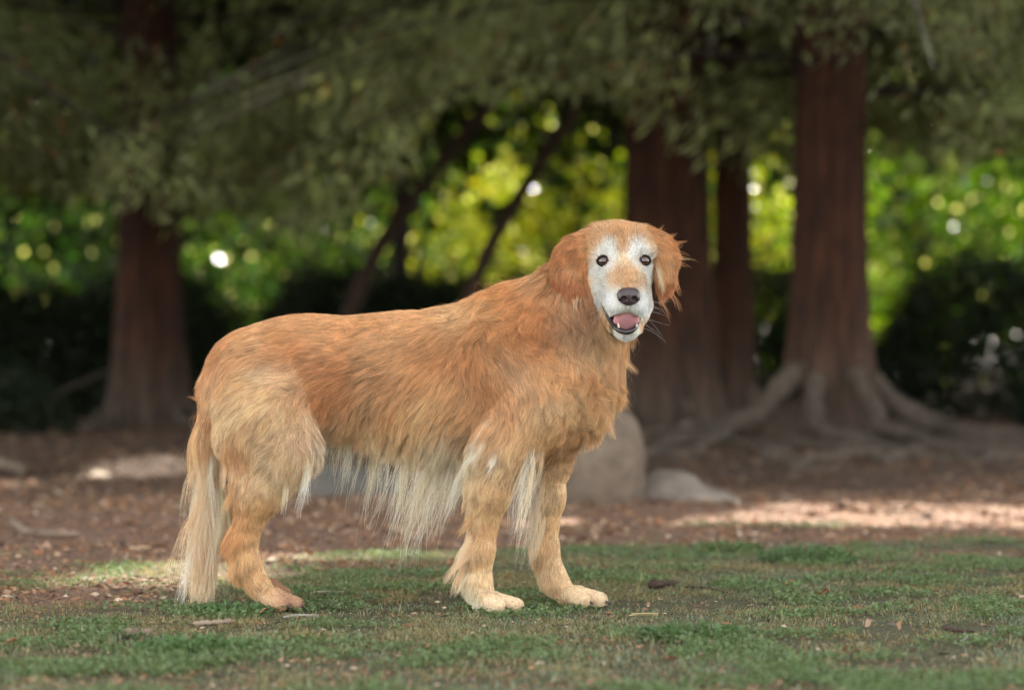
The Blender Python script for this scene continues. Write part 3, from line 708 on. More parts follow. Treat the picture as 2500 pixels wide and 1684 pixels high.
# groom: control points (u, v, hair angle, length cm, colour, lift, wave); angle 0 = right, 90 = up, 270 = down
PAL = {k: s2l(v) for k, v in dict(
    back=(200, 130, 76), gold=(198, 124, 66), rust=(182, 100, 48), dark=(148, 78, 38), tan=(216, 156, 98), cream=(230, 184, 136),
    pale=(232, 208, 172), white=(244, 234, 218), snow=(250, 250, 248), umber=(158, 108, 72), yell=(218, 150, 88),
    peach=(236, 190, 146), brown=(164, 108, 78), ear=(178, 100, 50), redear=(176, 88, 44), head=(198, 134, 80),
    grey=(176, 168, 154), nose=(214, 166, 120)).items()}
PAL = {k: np.clip(v * [1, 1.04, .98], .01, 1) ** .625 * .98 for k, v in PAL.items()}
CB = '''640 775 193 3 back .05 .1|590 795 212 3.2 back .12 .1|555 835 235 3.6 back .15 .15|525 890 258 4 back .15 .2|545 870 248 3 dark .1 .2
760 765 184 2.8 back .05 .08|860 765 182 2.8 back .05 .08|960 772 181 3 back .05 .08|1060 768 181 3.2 back .05 .1
620 850 205 4 back .15 .25|700 835 198 3.8 gold .12 .25|820 840 187 3.6 back .1 .1|930 850 190 3.8 back .1 .1|1040 850 202 4.2 back .1 .1|1105 850 220 4 gold .12 .1
690 880 200 4 dark .15 .4|740 880 192 4 rust .12 .3|790 905 198 4.4 dark .12 .25|860 900 195 4 rust .12 .15
560 915 232 4 tan .2 .3|610 920 208 4.2 tan .25 .4|660 915 192 4.2 cream .25 .4|720 935 175 4 cream .3 .5|755 970 250 4 rust .25 .6
575 970 232 4 cream .2 .3|625 975 222 4 cream .25 .3|680 990 235 4 cream .3 .4|720 1000 262 4 tan .3 .5|755 1015 310 4.5 cream .35 .6
545 1030 255 5 cream .25 .3|590 1050 262 4 yell .15 .2|585 1090 265 3.8 rust .15 .2|640 1050 232 4 cream .2 .3|690 1060 205 4 cream .2 .4|735 1060 305 4 rust .3 .5|762 1060 290 5 white .3 .4
610 1130 258 3.5 tan .2 .2|560 1150 262 5 cream .3 .3|650 1120 235 4 cream .2 .3|700 1115 240 4.5 cream .2 .4|742 1110 268 4.5 cream .3 .4|700 1155 255 5.5 cream .3 .4
575 1195 262 3.6 rust .25 .2|625 1190 250 3 cream .15 .2|665 1195 250 3 tan .15 .2|570 1250 258 3 gold .3 .2|620 1250 255 2 yell .12 .1|655 1250 252 1.8 tan .12 .1
565 1310 262 3.5 gold .3 .2|615 1320 265 1.3 tan .1 .05|570 1370 268 4 tan .35 .2|625 1370 285 1.2 yell .1 .05|600 1420 285 3 tan .3 .1|650 1425 305 1.1 yell .1 .05
640 1455 320 .35 peach .15 .05|680 1465 330 .35 brown .15 .05|720 1475 335 .35 brown .15 .05|620 1475 300 1 cream .15 .05
790 950 225 4.5 rust .15 .3|800 1000 250 5 rust .2 .4|850 960 215 5 rust .15 .25|830 1040 245 6 tan .2 .3|880 1020 235 6 gold .15 .2
930 930 212 4.6 back .1 .12|960 985 232 5 back .12 .15|1030 930 220 4.8 back .1 .12|1050 990 232 5.5 tan .12 .15|1110 930 226 4.6 tan .1 .12|1130 1000 232 5 yell .15 .2|1190 1000 225 4.5 yell .2 .3
900 1015 248 5 tan .15 .15|980 1022 246 5.5 tan .15 .15|1060 1028 244 6 tan .15 .15|1140 1030 238 6 umber .2 .25|1190 1060 235 5 umber .2 .3
790 1035 262 6 pale .25 .3|840 1050 262 8 pale .25 .25|890 1058 262 9 pale .25 .2|950 1066 260 9 pale .25 .2|1030 1074 258 9 pale .25 .2|1090 1078 255 9 pale .25 .2|1140 1078 248 8 pale .3 .25|950 1120 260 11 white .25 .2|1030 1130 258 11 white .25 .2|1100 1130 254 11 white .25 .2
1105 775 195 4 tan .25 .6|1135 800 235 4.5 gold .25 .6|1160 760 215 4.5 tan .35 1|1200 745 240 5 gold .4 .9|1120 840 262 4 rust .2 .4|1145 890 285 4 rust .2 .4|1175 930 300 3.5 rust .15 .3|1215 965 315 3.2 rust .15 .3|1240 1000 300 3 dark .15 .2
1180 820 290 4 gold .2 .6|1200 870 300 3.4 head .12 .2|1230 920 305 3 head .1 .15|1250 880 300 3.2 umber .12 .2|1245 830 300 4 rust .2 .5|1265 920 295 3 umber .1 .1
1230 770 262 5.5 gold .4 1.3|1250 700 250 5 gold .4 1.2|1290 670 255 5 back .4 .8|1270 790 290 5 rust .35 1|1310 740 272 5 rust .35 1.2|1340 690 268 5 back .3 .6|1370 740 285 5 umber .25 .5|1405 738 285 4.5 dark .2 .4|1435 735 275 4 dark .2 .3|1430 770 280 5 umber .25 .6|1350 800 290 5 umber .3 .9|1320 810 300 5 rust .35 1|1370 840 300 5.5 tan .4 1.1|1300 860 305 4.5 gold .25 1
1310 920 290 3.6 tan .12 .2|1330 980 262 3.4 cream .12 .2|1290 980 245 3.2 tan .1 .15|1270 1030 240 3.2 tan .12 .15|1370 920 300 5 gold .3 1.1|1380 1000 275 5 tan .3 1|1330 1050 262 4 tan .25 .5|1400 1060 262 5 umber .35 .6|1440 1010 295 6 tan .45 .8|1480 980 310 5.5 tan .5 1|1430 930 305 5.5 gold .4 1.3|1490 920 300 5.5 tan .45 .9
1420 780 285 6 umber .25 .5|1450 840 285 6.5 tan .25 .5|1480 790 275 7 tan .2 .4|1530 840 275 7 tan .25 .35|1550 830 285 7 tan .3 .4|1500 870 280 7 umber .3 .5|1410 860 295 6 umber .35 .8
1205 1045 245 5 tan .3 .5|1185 1090 235 5 cream .3 .5|1150 1130 228 5 cream .35 .5|1240 1070 262 3 tan .12 .2|1270 1100 250 2.6 tan .12 .15|1210 1140 240 3.5 cream .15 .3|1150 1190 240 5 cream .3 .4|1245 1180 262 1.8 tan .1 .1
1190 1210 250 2.4 tan .12 .25|1140 1250 240 5 cream .3 .4|1220 1250 262 1.5 tan .1 .08|1130 1310 242 6 cream .4 .5|1175 1300 258 2 tan .12 .2|1205 1320 264 1.3 tan .1 .05|1128 1360 238 6.5 cream .45 .4|1170 1370 264 1.5 tan .12 .08
1140 1430 258 2.2 pale .25 .1|1180 1420 275 1.3 tan .1 .05|1205 1462 310 .35 peach .12 .05|1250 1475 335 .35 peach .15 .05|1160 1475 285 .9 white .12 .05'''
CF = '''1380 1090 262 1.8 tan .1 .1|1350 1090 262 2.5 umber .15 .1|1320 1110 262 7 cream .2 .3|1345 1180 264 1.5 tan .1 .05|1375 1180 264 1.2 cream .08 .05|1315 1200 256 6 cream .3 .3|1365 1260 265 1.1 tan .08 .05|1335 1280 265 1.3 tan .1 .05|1305 1280 254 5 cream .35 .3
1350 1350 268 1.1 tan .1 .05|1305 1370 258 4 cream .35 .2|1325 1420 268 2.2 cream .3 .1|1365 1415 295 1.1 peach .1 .05|1400 1450 318 .35 peach .12 .05|1450 1460 335 .35 peach .15 .05
680 1100 260 3 tan .2 .2|620 1200 258 2 tan .2 .2|590 1300 262 1.6 tan .2 .1|630 1400 295 1 brown .15 .1|680 1430 320 .5 brown .15 .1'''
CT = '''570 850 240 4 back .1 .1|530 920 264 4 back .08 .12|510 1000 268 5 back .12 .15|550 960 265 5 umber .2 .2|505 1060 266 9 tan .14 .2|530 1080 270 11 cream .2 .25|490 1140 266 13 pale .14 .3|520 1160 270 14 pale .2 .3|485 1260 262 15 pale .2 .3|515 1260 265 15 cream .25 .35|495 1330 258 13 cream .3 .3'''
CH = '''1531 695 90 .4 head .2 0|1500 690 110 .4 head .2 0|1562 690 70 .4 head .2 0|1520 670 90 .45 head .2 0|1500 672 110 .45 head .2 0|1548 670 70 .45 head .2 0|1556 682 70 .45 nose .2 0|1490 682 120 .45 peach .2 0|1519 650 90 .5 peach .2 0|1519 632 90 .6 peach .2 0|1518 610 90 .8 head .2 0|1515 585 90 1.1 head .2 0|1521 598 90 1 head .2 0
1470 582 115 1.2 head .2 .1|1450 590 120 1.2 head .2 .1|1565 580 65 1.2 head .2 .1|1585 590 60 1.2 head .2 .1|1500 565 95 1.4 head .2 .1|1540 565 85 1.4 head .2 .1|1490 580 100 1.3 head .2 .1|1545 580 80 1.3 head .2 .1|1440 570 150 2 ear .25 .2|1595 570 30 2 ear .25 .2|1500 545 95 1.6 head .2 .1|1540 545 85 1.6 head .2 .1|1465 560 120 1.8 head .2 .1|1575 558 60 1.8 head .2 .1
1453 655 195 .7 snow .2 0|1464 632 150 .8 snow .2 0|1446 628 180 1 tan .2 .1|1453 610 150 1 tan .2 .1|1474 614 120 .8 snow .2 0|1462 596 130 1 head .2 .1|1488 600 110 .8 snow .2 0|1493 610 105 .7 snow .2 0|1499 628 100 .6 snow .2 0|1497 645 120 .55 snow .2 0|1475 665 200 .6 snow .2 0|1492 660 120 .5 snow .2 0|1460 680 205 .7 snow .2 0|1478 685 200 .55 snow .2 0
1592 650 -10 .7 snow .2 0|1583 634 30 .8 snow .2 0|1597 626 0 1 tan .2 .1|1588 608 30 1 tan .2 .1|1573 614 60 .8 snow .2 0|1580 594 50 1 head .2 .1|1560 600 75 .8 snow .2 0|1553 605 80 .7 snow .2 0|1546 625 80 .6 snow .2 0|1550 645 60 .55 snow .2 0|1570 662 -20 .6 snow .2 0|1588 675 -30 .7 snow .2 0|1579 690 320 .6 snow .2 0
1428 625 235 1.6 ear .25 .2|1435 645 240 1.4 ear .25 .2|1444 682 250 1.2 tan .25 .1|1448 712 250 1.2 tan .25 .1|1605 620 -50 1.6 ear .25 .2|1608 670 -70 1.5 head .25 .1|1605 720 -60 1.5 head .25 .1|1442 610 200 1.4 tan .25 .2
1462 702 215 .8 snow .2 0|1456 725 230 1 snow .2 0|1480 702 205 .6 snow .2 0|1485 725 215 .6 snow .2 0|1495 750 235 .7 snow .25 0|1512 755 250 .7 snow .25 0|1532 758 270 .6 grey .25 0|1522 766 262 .6 grey .25 0|1542 766 278 .6 grey .25 0|1585 700 320 .8 snow .2 0|1585 730 315 .9 snow .2 0|1575 750 300 .8 snow .25 0|1552 752 285 .7 snow .25 0|1499 714 210 .45 snow .2 0|1570 714 330 .45 snow .2 0
1466 765 250 1.4 head .2 0|1478 790 255 1.1 tan .2 0|1498 812 258 .6 white .2 0|1530 822 270 .6 snow .2 0|1553 812 285 .6 white .2 0|1575 790 290 1.2 head .2 0|1460 790 265 4 head .2 .2|1595 780 280 3 tan .25 .2|1470 850 270 6 head .2 .2|1570 850 275 5 tan .2 .2|1492 672 120 .45 head .2 0|1555 672 60 .45 head .2 0|1494 692 130 .4 head .2 0|1568 696 50 .4 head .2 0|1508 655 100 .45 head .2 0|1536 655 80 .45 head .2 0|1489 639 170 .5 umber .2 0|1557 638 10 .5 umber .2 0|1480 617 100 .6 grey .2 0|1566 616 80 .6 grey .2 0|1476 676 200 .6 white .2 0|1594 690 -30 .8 tan .2 0|1498 560 95 1.5 head .2 .1|1530 556 88 1.5 head .2 .1'''
CE = '''1440 575 205 2.2 head .25 .3|1590 575 330 2.2 head .25 .3|1436 620 240 2.2 gold .25 .3|1598 615 290 2.2 gold .25 .3|1430 570 205 2.4 ear .3 .5|1400 590 215 2.6 ear .3 .6|1365 615 225 2.8 ear .3 .6|1350 655 250 3 ear .3 .4|1385 640 245 2.6 head .25 .4|1410 620 235 2.6 ear .3 .5|1425 660 262 2.5 ear .25 .3|1370 685 272 2.2 redear .25 .3|1400 710 280 1.8 redear .25 .1|1420 705 270 2 redear .25 .2
1590 565 330 2.2 ear .35 .5|1615 575 335 2.4 ear .4 .5|1640 600 305 2.6 ear .4 .6|1645 640 275 2.4 ear .35 .3|1625 610 290 3 head .3 .4|1605 630 285 4 tan .3 .4|1620 660 275 4.5 ear .35 .5|1640 680 262 4 redear .3 .5'''
def ctrl(txt):
    rows = [r.split() for line in txt.split('\n') for r in line.split('|')]
    uv = np.array([[float(r[0]), float(r[1])] for r in rows])
    a = np.radians([float(r[2]) for r in rows])
    val = np.stack([np.cos(a), np.sin(a)] + [np.array([float(r[i]) for r in rows]) for i in (3, 5, 6)] + list(np.array([PAL[r[4]] for r in rows]).T), 1)
    return uv, val
CTRL = {'body': ctrl(CB), 'far': ctrl(CF), 'tail': ctrl(CT), 'head': ctrl(CH), 'ears': ctrl(CE)}
WHICH = ['body', 'body', 'far', 'body', 'far', 'tail', 'head', 'ears']
SOFT = {'body': 34, 'far': 36, 'tail': 28, 'head': 11, 'ears': 14}
COLSOFT = {'body': 48, 'far': 60, 'tail': 36, 'head': 10, 'ears': 22}
# smooth value noise on points, for clump-scale variation
def vnoise(p, scale, seed):
    r = rng(seed); T = r.random((32, 32, 32)).astype(np.float32)
    q = p * scale + 100; i = np.floor(q).astype(int); f = q - i; f = f * f * (3 - 2 * f); i %= 32; j = (i + 1) % 32
    o = 0
    for a in (0, 1):
        for b in (0, 1):
            for c in (0, 1):
                w = (f[:, 0] if a else 1 - f[:, 0]) * (f[:, 1] if b else 1 - f[:, 1]) * (f[:, 2] if c else 1 - f[:, 2])
                o = o + w * T[(j if a else i)[:, 0], (j if b else i)[:, 1], (j if c else i)[:, 2]]
    return o * 2 - 1

def groom(p, lab):
    u, v = uv_of(p); out = np.zeros((len(p), 8))
    W1 = vnoise(p, 16, 31) + .5 * vnoise(p, 45, 32); W2 = vnoise(p, 16, 33) + .5 * vnoise(p, 45, 34)
    for g in CTRL:
        m = np.isin(lab, [i for i, w in enumerate(WHICH) if w == g])
        if not m.any(): continue
        cuv, val = CTRL[g]; ii = np.nonzero(m)[0]
        wu = u + 16 * W1; wv_ = v + 16 * W2
        for ch in np.array_split(ii, max(1, len(ii) // 60000)):
            d2 = (u[ch, None] - cuv[None, :, 0]) ** 2 + (v[ch, None] - cuv[None, :, 1]) ** 2
            w = 1 / (d2 + SOFT[g] ** 2) ** 2.2
            out[ch] = (w @ val) / w.sum(1, keepdims=True)
            sc_ = COLSOFT[g]
            d2 = (wu[ch, None] - cuv[None, :, 0]) ** 2 + (wv_[ch, None] - cuv[None, :, 1]) ** 2 if g != 'head' else d2
            w = 1 / (d2 + sc_ ** 2) ** 2.2
            out[ch, 5:] = (w @ val[:, 5:]) / w.sum(1, keepdims=True)
    return out
blab = labels_at(BV)
gb = groom(BV, blab)
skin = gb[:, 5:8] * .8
u_, v_ = uv_of(BV)
face = (blab == 6) & (BV[:, 1] < -.06)
for (eu, ev) in ((1487, 636), (1558, 634)):
    pass
inmouth = face & (((u_ - 1529) / 36) ** 2 + ((v_ - 784) / 26) ** 2 < 1) & (BV[:, 1] > -.21) & (v_ > 762)
skin[inmouth] = s2l((52, 34, 36))
for (eu, ev) in ((1474, 638), (1572, 637)):
    m = face & (((u_ - eu) / 20) ** 2 + ((v_ - ev) / 16.5) ** 2 < 1); skin[m] = s2l((38, 32, 32))
m, nt, nd, lk, b = mat_new('skin under the coat')
vc = N(nt, 'ShaderNodeVertexColor', layer_name='Col'); lk.new(vc.outputs[0], b.inputs['Base Color'])
b.inputs['Roughness'].default_value = .8
M_SKIN = m
body = mesh_obj('body', BV, BQ, M_SKIN, dog, cols=skin)

m, nt, nd, lk, b = mat_new('fur')
nd.remove(b)
hb = N(nt, 'ShaderNodeBsdfPrincipled'); tb = N(nt, 'ShaderNodeBsdfTranslucent'); mb = N(nt, 'ShaderNodeMixShader'); mb.inputs[0].default_value = .22
at = N(nt, 'ShaderNodeAttribute', attribute_name='fur_color'); hi = N(nt, 'ShaderNodeHairInfo')
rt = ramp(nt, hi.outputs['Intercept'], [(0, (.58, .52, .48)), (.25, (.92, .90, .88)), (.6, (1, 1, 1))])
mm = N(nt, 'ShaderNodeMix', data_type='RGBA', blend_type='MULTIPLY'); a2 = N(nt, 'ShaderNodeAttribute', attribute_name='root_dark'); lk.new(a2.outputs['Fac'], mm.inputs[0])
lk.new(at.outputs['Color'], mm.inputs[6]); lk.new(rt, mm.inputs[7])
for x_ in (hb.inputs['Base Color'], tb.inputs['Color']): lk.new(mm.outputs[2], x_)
hb.inputs['Roughness'].default_value = .36; hb.inputs['Specular IOR Level'].default_value = .5; hb.inputs['Anisotropic'].default_value = .5
lk.new(hb.outputs[0], mb.inputs[1]); lk.new(tb.outputs[0], mb.inputs[2]); lk.new(mb.outputs[0], nd['Material Output'].inputs['Surface'])
M_FUR = m

def sample_roots(V, Q, lab, dens, seed):
    r = rng(seed)
    T = np.concatenate([Q[:, [0, 1, 2]], Q[:, [0, 2, 3]]])
    a, b_, c = V[T[:, 0]], V[T[:, 1]], V[T[:, 2]]
    n = np.cross(b_ - a, c - a); ar = np.linalg.norm(n, axis=1) / 2; n = unit(n)
    w = ar * dens[T].mean(1)
    cnt = r.poisson(w)
    t = np.repeat(np.arange(len(T)), cnt)
    x, y = r.random(len(t)), r.random(len(t)); fl = x + y > 1; x[fl], y[fl] = 1 - x[fl], 1 - y[fl]
    p = a[t] * (1 - x - y)[:, None] + b_[t] * x[:, None] + c[t] * y[:, None]
    lb = lab[T[t, r.integers(0, 3, len(t))]]
    return p, lb
vn = grad_at(BV)
facing = -vn[:, 1]
dens = np.select([blab == 6, blab == 7, blab == 5], [1100000., 600000., 380000.], 460000.)
lenb = gb[:, 2]
dens = dens * np.where(facing < -.2, .45, 1.0) * np.clip(3.2 / np.maximum(lenb, .4), .75, 2.2) ** .6
u_, v_ = uv_of(BV)
dens[inmouth] = 0
for (eu, ev) in ((1474, 638), (1572, 637)):
    dens[face & (((u_ - eu) / 17) ** 2 + ((v_ - ev) / 14.5) ** 2 < 1)] = 0
dens[face & (((u_ - 1535) / 26) ** 2 + ((v_ - 722) / 21) ** 2 < 1)] = 0
dens[BV[:, 2] < .004] = 0
LIP = [(1460, 719, .0018), (1466, 732, .0028), (1474, 748, .0038), (1483, 764, .0058), (1490, 779, .0064), (1498, 793, .0058), (1509, 806, .0058), (1530, 812, .0058), (1546, 806, .0052), (1555, 796, .0044), (1560, 784, .0038), (1565, 770, .0030), (1567, 762, .0018)]
lpp = smooth_path(LIP, 60)
ld = np.min(np.hypot(u_[:, None] - lpp[None, :, 0], v_[:, None] - lpp[None, :, 1]) - lpp[None, :, 2] * 1250, 1)
dens[face & (ld < 1.5)] = 0

def strands(p, lab, seed, K=9, fly=.035, clump=.75, gden=.09):
    r = rng(seed); n = len(p)
    nr = grad_at(p)
    def shape(pp, nn, ll, sd):
        rr = rng(sd); g = groom(pp, ll); m_ = len(pp)
        d = np.stack([g[:, 0], np.zeros(m_), g[:, 1]], 1); d = unit(d)
        ln = g[:, 2] * np.where((ll == 6) & (g[:, 2] < 1.2), 1.35, 1) / 100 * (1 + .18 * vnoise(pp, 45, 3))
        wv = g[:, 4] * np.where(g[:, 4] > .45, 1.5, 1)
        # neighbouring locks part from each other
        a = (vnoise(pp, 38, 5) * .30 + vnoise(pp, 90, 6) * .22) * (.22 + wv)
        ca, sa = np.cos(a), np.sin(a)
        d = np.stack([d[:, 0] * ca - d[:, 2] * sa, d[:, 1] + a * 0, d[:, 0] * sa + d[:, 2] * ca], 1)
        dn = (d * nn).sum(1, keepdims=True)
        into = np.where(dn < 0, 1.0, .55)
        t = unit(d - dn * nn * into)
        lift = g[:, 3] * (1 + .5 * vnoise(pp, 60, 7))
        d0 = unit(t + nn * lift[:, None])
        side = unit(np.cross(t, nn))
        s = np.linspace(0, 1, K)
        ds = (ln / (K - 1))[:, None]
        pos = [pp.copy()]; cur = d0.copy()
        grav = np.clip((ln - .035) * 9, 0, .9)[:, None] * np.array([[-.05, 0, -1.]])
        ph = vnoise(pp, 22, 8) * 6 + rr.normal(0, .35, m_)
        fr = 2.0 + ln * 22
        for j in range(1, K):
            w = (np.sin(ph + fr * s[j] * 2.4) * wv * 1.0)[:, None] * min(1, s[j] * 2)
            dd = unit(cur + side * w + nn * (.10 * (np.cos(ph * 1.3 + fr * s[j] * 2.4) * wv))[:, None])
            pos.append(pos[-1] + dd * ds)
            cur = unit(cur - nn * (lift * .18 * (1 - s[j]))[:, None] + grav * (1.6 / K))
        return np.stack(pos, 1), g, ln
    own, g, ln = shape(p, nr, lab, seed + 1)
    hd = lab == 6                              # colours of neighbouring hairs mix where white meets gold
    gj = groom(p[hd] + r.normal(0, .0036, (hd.sum(), 3)) * [1, 0, 1], lab[hd]); g[hd, 5:8] = gj[:, 5:8]
    # two levels of locks: guides are random roots; every strand leans to its nearest guide
    s = np.linspace(0, 1, K)[None, :, None]
    def lean(X, pp, ll, Gx, gp, gl, c, wmax, jitter):
        kd = kdtree.KDTree(len(gp))
        for k_, q in enumerate(gp): kd.insert(q, k_)
        kd.balance()
        near = np.array([kd.find(q)[1] for q in pp + r.normal(0, jitter, pp.shape)])
        G = Gx[near]; off = (pp - G[:, 0])[:, None]
        bad = (np.linalg.norm(off[:, 0], axis=1) > .03) | (ll != gl[near])
        cl = c * r.uniform(.55, 1.1, len(pp))[:, None, None]
        C = G + off * (1 - np.clip(cl * s ** .9, 0, .95))
        w = (wmax * s ** .5) * np.ones((len(pp), 1, 1)); w[bad] = 0
        return X, C, w, near
    big = np.nonzero(r.random(n) < .007 * np.clip(5.0 / np.maximum(g[:, 2], 1), .5, 5))[0]
    sm = np.nonzero(r.random(n) < .09 * np.clip(5.0 / np.maximum(g[:, 2], 1), .5, 2))[0]
    Xs, C, w, _ = lean(own[sm], p[sm], lab[sm], own[big], p[big], lab[big], .72, .8, .003)
    Gs = Xs * (1 - w) + C * w
    f = r.random(n) < fly
    _, C, w, near = lean(own, p, lab, Gs, p[sm], lab[sm], .70, .80, .0018)
    w = w * np.clip(.45 + ln / .07 * .5, .5, 1)[:, None, None]
    w[f] *= .25
    lenr = r.uniform(.70, 1.10, n)[:, None, None]
    X = own * (1 - w) + C * w
    X = X[:, :1] + (X - X[:, :1]) * lenr
    gi = sm
    # frizz
    amp = (np.where(f, np.where(ln < .05, .07, .15), .020) * ln)[:, None, None]
    k1 = r.normal(0, 1, (n, 1, 3)); k2 = r.normal(0, 1, (n, 1, 3)); p1 = r.uniform(0, 6.28, (n, 1, 1))
    X = X + amp * (k1 * s ** 1.5 + .5 * k2 * (np.sin(p1 + s * 7) - np.sin(p1)))
    X[:, :, 2] = np.maximum(X[:, :, 2], .004 + .004 * r.random((n, 1)))
    col = g[:, 5:8]
    vv = (1 + .16 * vnoise(p, 55, 11) + .10 * vnoise(p, 14, 12) + r.normal(0, 1, n) * np.where(lab == 6, .26, .21) + (r.random(gi.size) ** 1.3 * .60 - .26)[near])
    hue = (.05 * vnoise(p, 18, 13) + r.normal(0, .025, n))
    col = col * vv[:, None] * np.stack([1 + hue * .2, 1 - hue, 1 - 2.4 * hue], 1)
    return X.astype(np.float32), np.clip(col, .01, .95), ln, g, f
def hair_object(name, X, col, rad, mat, parent, rootf=None):
    n, K = X.shape[:2]
    h = bpy.data.hair_curves.new(name)
    h.add_curves([K] * n)
    base = np.array(parent_origin(parent))
    h.attributes['position'].data.foreach_set('vector', (X - base).astype(np.float32).ravel())
    ra = h.attributes.get('radius') or h.attributes.new('radius', 'FLOAT', 'POINT')
    ra.data.foreach_set('value', rad.astype(np.float32).ravel())
    ca = h.attributes.new('fur_color', 'FLOAT_COLOR', 'CURVE')
    c = np.ones((n, 4), np.float32); c[:, :3] = col; ca.data.foreach_set('color', c.ravel())
    rf = h.attributes.new('root_dark', 'FLOAT', 'CURVE')
    rf.data.foreach_set('value', np.full(n, 1., np.float32) if rootf is None else rootf.astype(np.float32))
    h.materials.append(mat)
    o = bpy.data.objects.new(name, h); SC.collection.objects.link(o); o.parent = parent
    return o
def taper(n, K, r0, r1, pw=1.5):
    s = np.linspace(0, 1, K)[None]
    return r0[:, None] * (1 - s ** pw) + r1[:, None] * s ** pw

rp, rl = sample_roots(BV, BQ, blab, dens, 7)
X, col, ln, g, fl = strands(rp, rl, 20)
r0 = np.where(rl == 6, .00024, .00028) * rng(5).uniform(.7, 1.2, len(rp)); r0[fl] *= .45
r0 = r0 * np.where(ln > .07, .85, 1)
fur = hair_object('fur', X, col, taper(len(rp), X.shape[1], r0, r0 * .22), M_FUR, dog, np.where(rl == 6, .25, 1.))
print('strands', len(rp), 'verts', len(BV))

# single locks and stray hairs that stand out of the coat: (u, v, y or None for skin, angle, length cm, colour, hairs, spread px, curl)
LOCKS = '''1195 1040 N 232 7 white 60 14 .7|1205 1060 N 240 7 pale 50 12 .6|1150 1120 N 228 5 pale 40 12 .7|1215 1085 N 245 6 white 40 10 .5|1180 1080 N 232 6 white 60 12 .7|1200 1030 N 250 6 white 50 8 .9|1165 1110 N 222 6 pale 50 12 .9|1210 1100 N 240 4 cream 60 14 .8
1156 1340 N 234 8 cream 90 12 .9|1152 1370 N 238 7 cream 80 12 .9|1158 1290 N 234 7 cream 80 12 .9|1160 1240 N 236 6 tan 80 12 .9|1150 1395 N 244 5 pale 70 10 .8|1158 1315 N 230 9 pale 50 10 1|572 1320 N 250 4 gold 60 12 .6|578 1370 N 255 4 tan 60 10 .6|575 1200 N 245 5 tan 70 14 .8|560 1120 N 250 6 cream 70 14 .8
1300 1260 N 252 11 pale 30 12 .5|1310 1160 N 256 16 pale 30 12 .4|1298 1330 N 250 9 pale 40 10 .6|1300 1110 N 257 18 pale 30 14 .3
745 1130 N 262 10 white 22 12 .4|757 1100 N 272 10 white 22 12 .4|752 1085 N 268 8 pale 30 10 .4|700 1160 N 262 7 pale 30 14 .4
1475 1000 N 330 5 cream 60 10 .9|1500 930 N 330 5 tan 60 10 1.2|1450 1040 N 300 5 tan 60 12 .9|1480 960 N 318 5.5 gold 70 14 1.3|1465 1005 N 312 5.5 tan 70 14 1.3|1490 900 N 315 5 gold 70 14 1.3|1500 860 N 310 6 tan 60 12 1|1435 1060 N 300 5 umber 70 14 1.1|1395 1085 N 285 5 umber 60 14 1|1450 940 N 310 5 tan 60 14 1.4|1420 900 N 300 5 rust 60 14 1.4|1380 860 N 300 6 cream 70 10 1.5|1350 820 N 290 5 gold 60 12 1.4|1300 760 N 270 5 gold 60 14 1.4|1250 740 N 255 5 tan 60 14 1.4|1180 765 N 235 5 tan 60 14 1.3
1420 700 N 262 6 cream 12 8 .8|1395 715 N 280 4 tan 12 6 .9|1352 640 N 215 8 tan 8 8 .6|1340 600 N 170 6 tan 5 10 .5|1350 610 N 205 10 tan 4 8 .5
1622 690 N 285 6 ear 14 12 1.4|1640 640 N 345 4 ear 10 14 1|1635 600 N 20 3.5 ear 14 14 .8|1618 695 N 275 7 ear 10 6 1.4|1600 690 N 285 5 ear 26 18 1.4|1640 620 N 0 3.5 ear 10 14 1|1625 585 N 40 2.5 ear 14 12 .8|1610 640 N 270 6 pale 30 8 .9|1605 620 N 268 6 cream 30 6 1|1640 660 N 300 5 ear 30 10 1
1600 575 N 55 2.5 ear 24 14 .5|1638 628 N 350 6 tan 3 5 .4|1345 655 N 200 4 ear 24 12 .6|1360 615 N 180 4 ear 26 12 .7|1420 650 N 262 5 cream 30 8 .9|1545 870 N 320 6 tan 40 22 .7|1535 900 N 325 6 tan 30 20 .8|1550 840 N 315 5 tan 30 12 .5|1385 700 N 265 3 ear 30 8 .6
1490 915 N 232 4 back 0 6 .5|492 980 N 160 3 back 16 6 .6'''
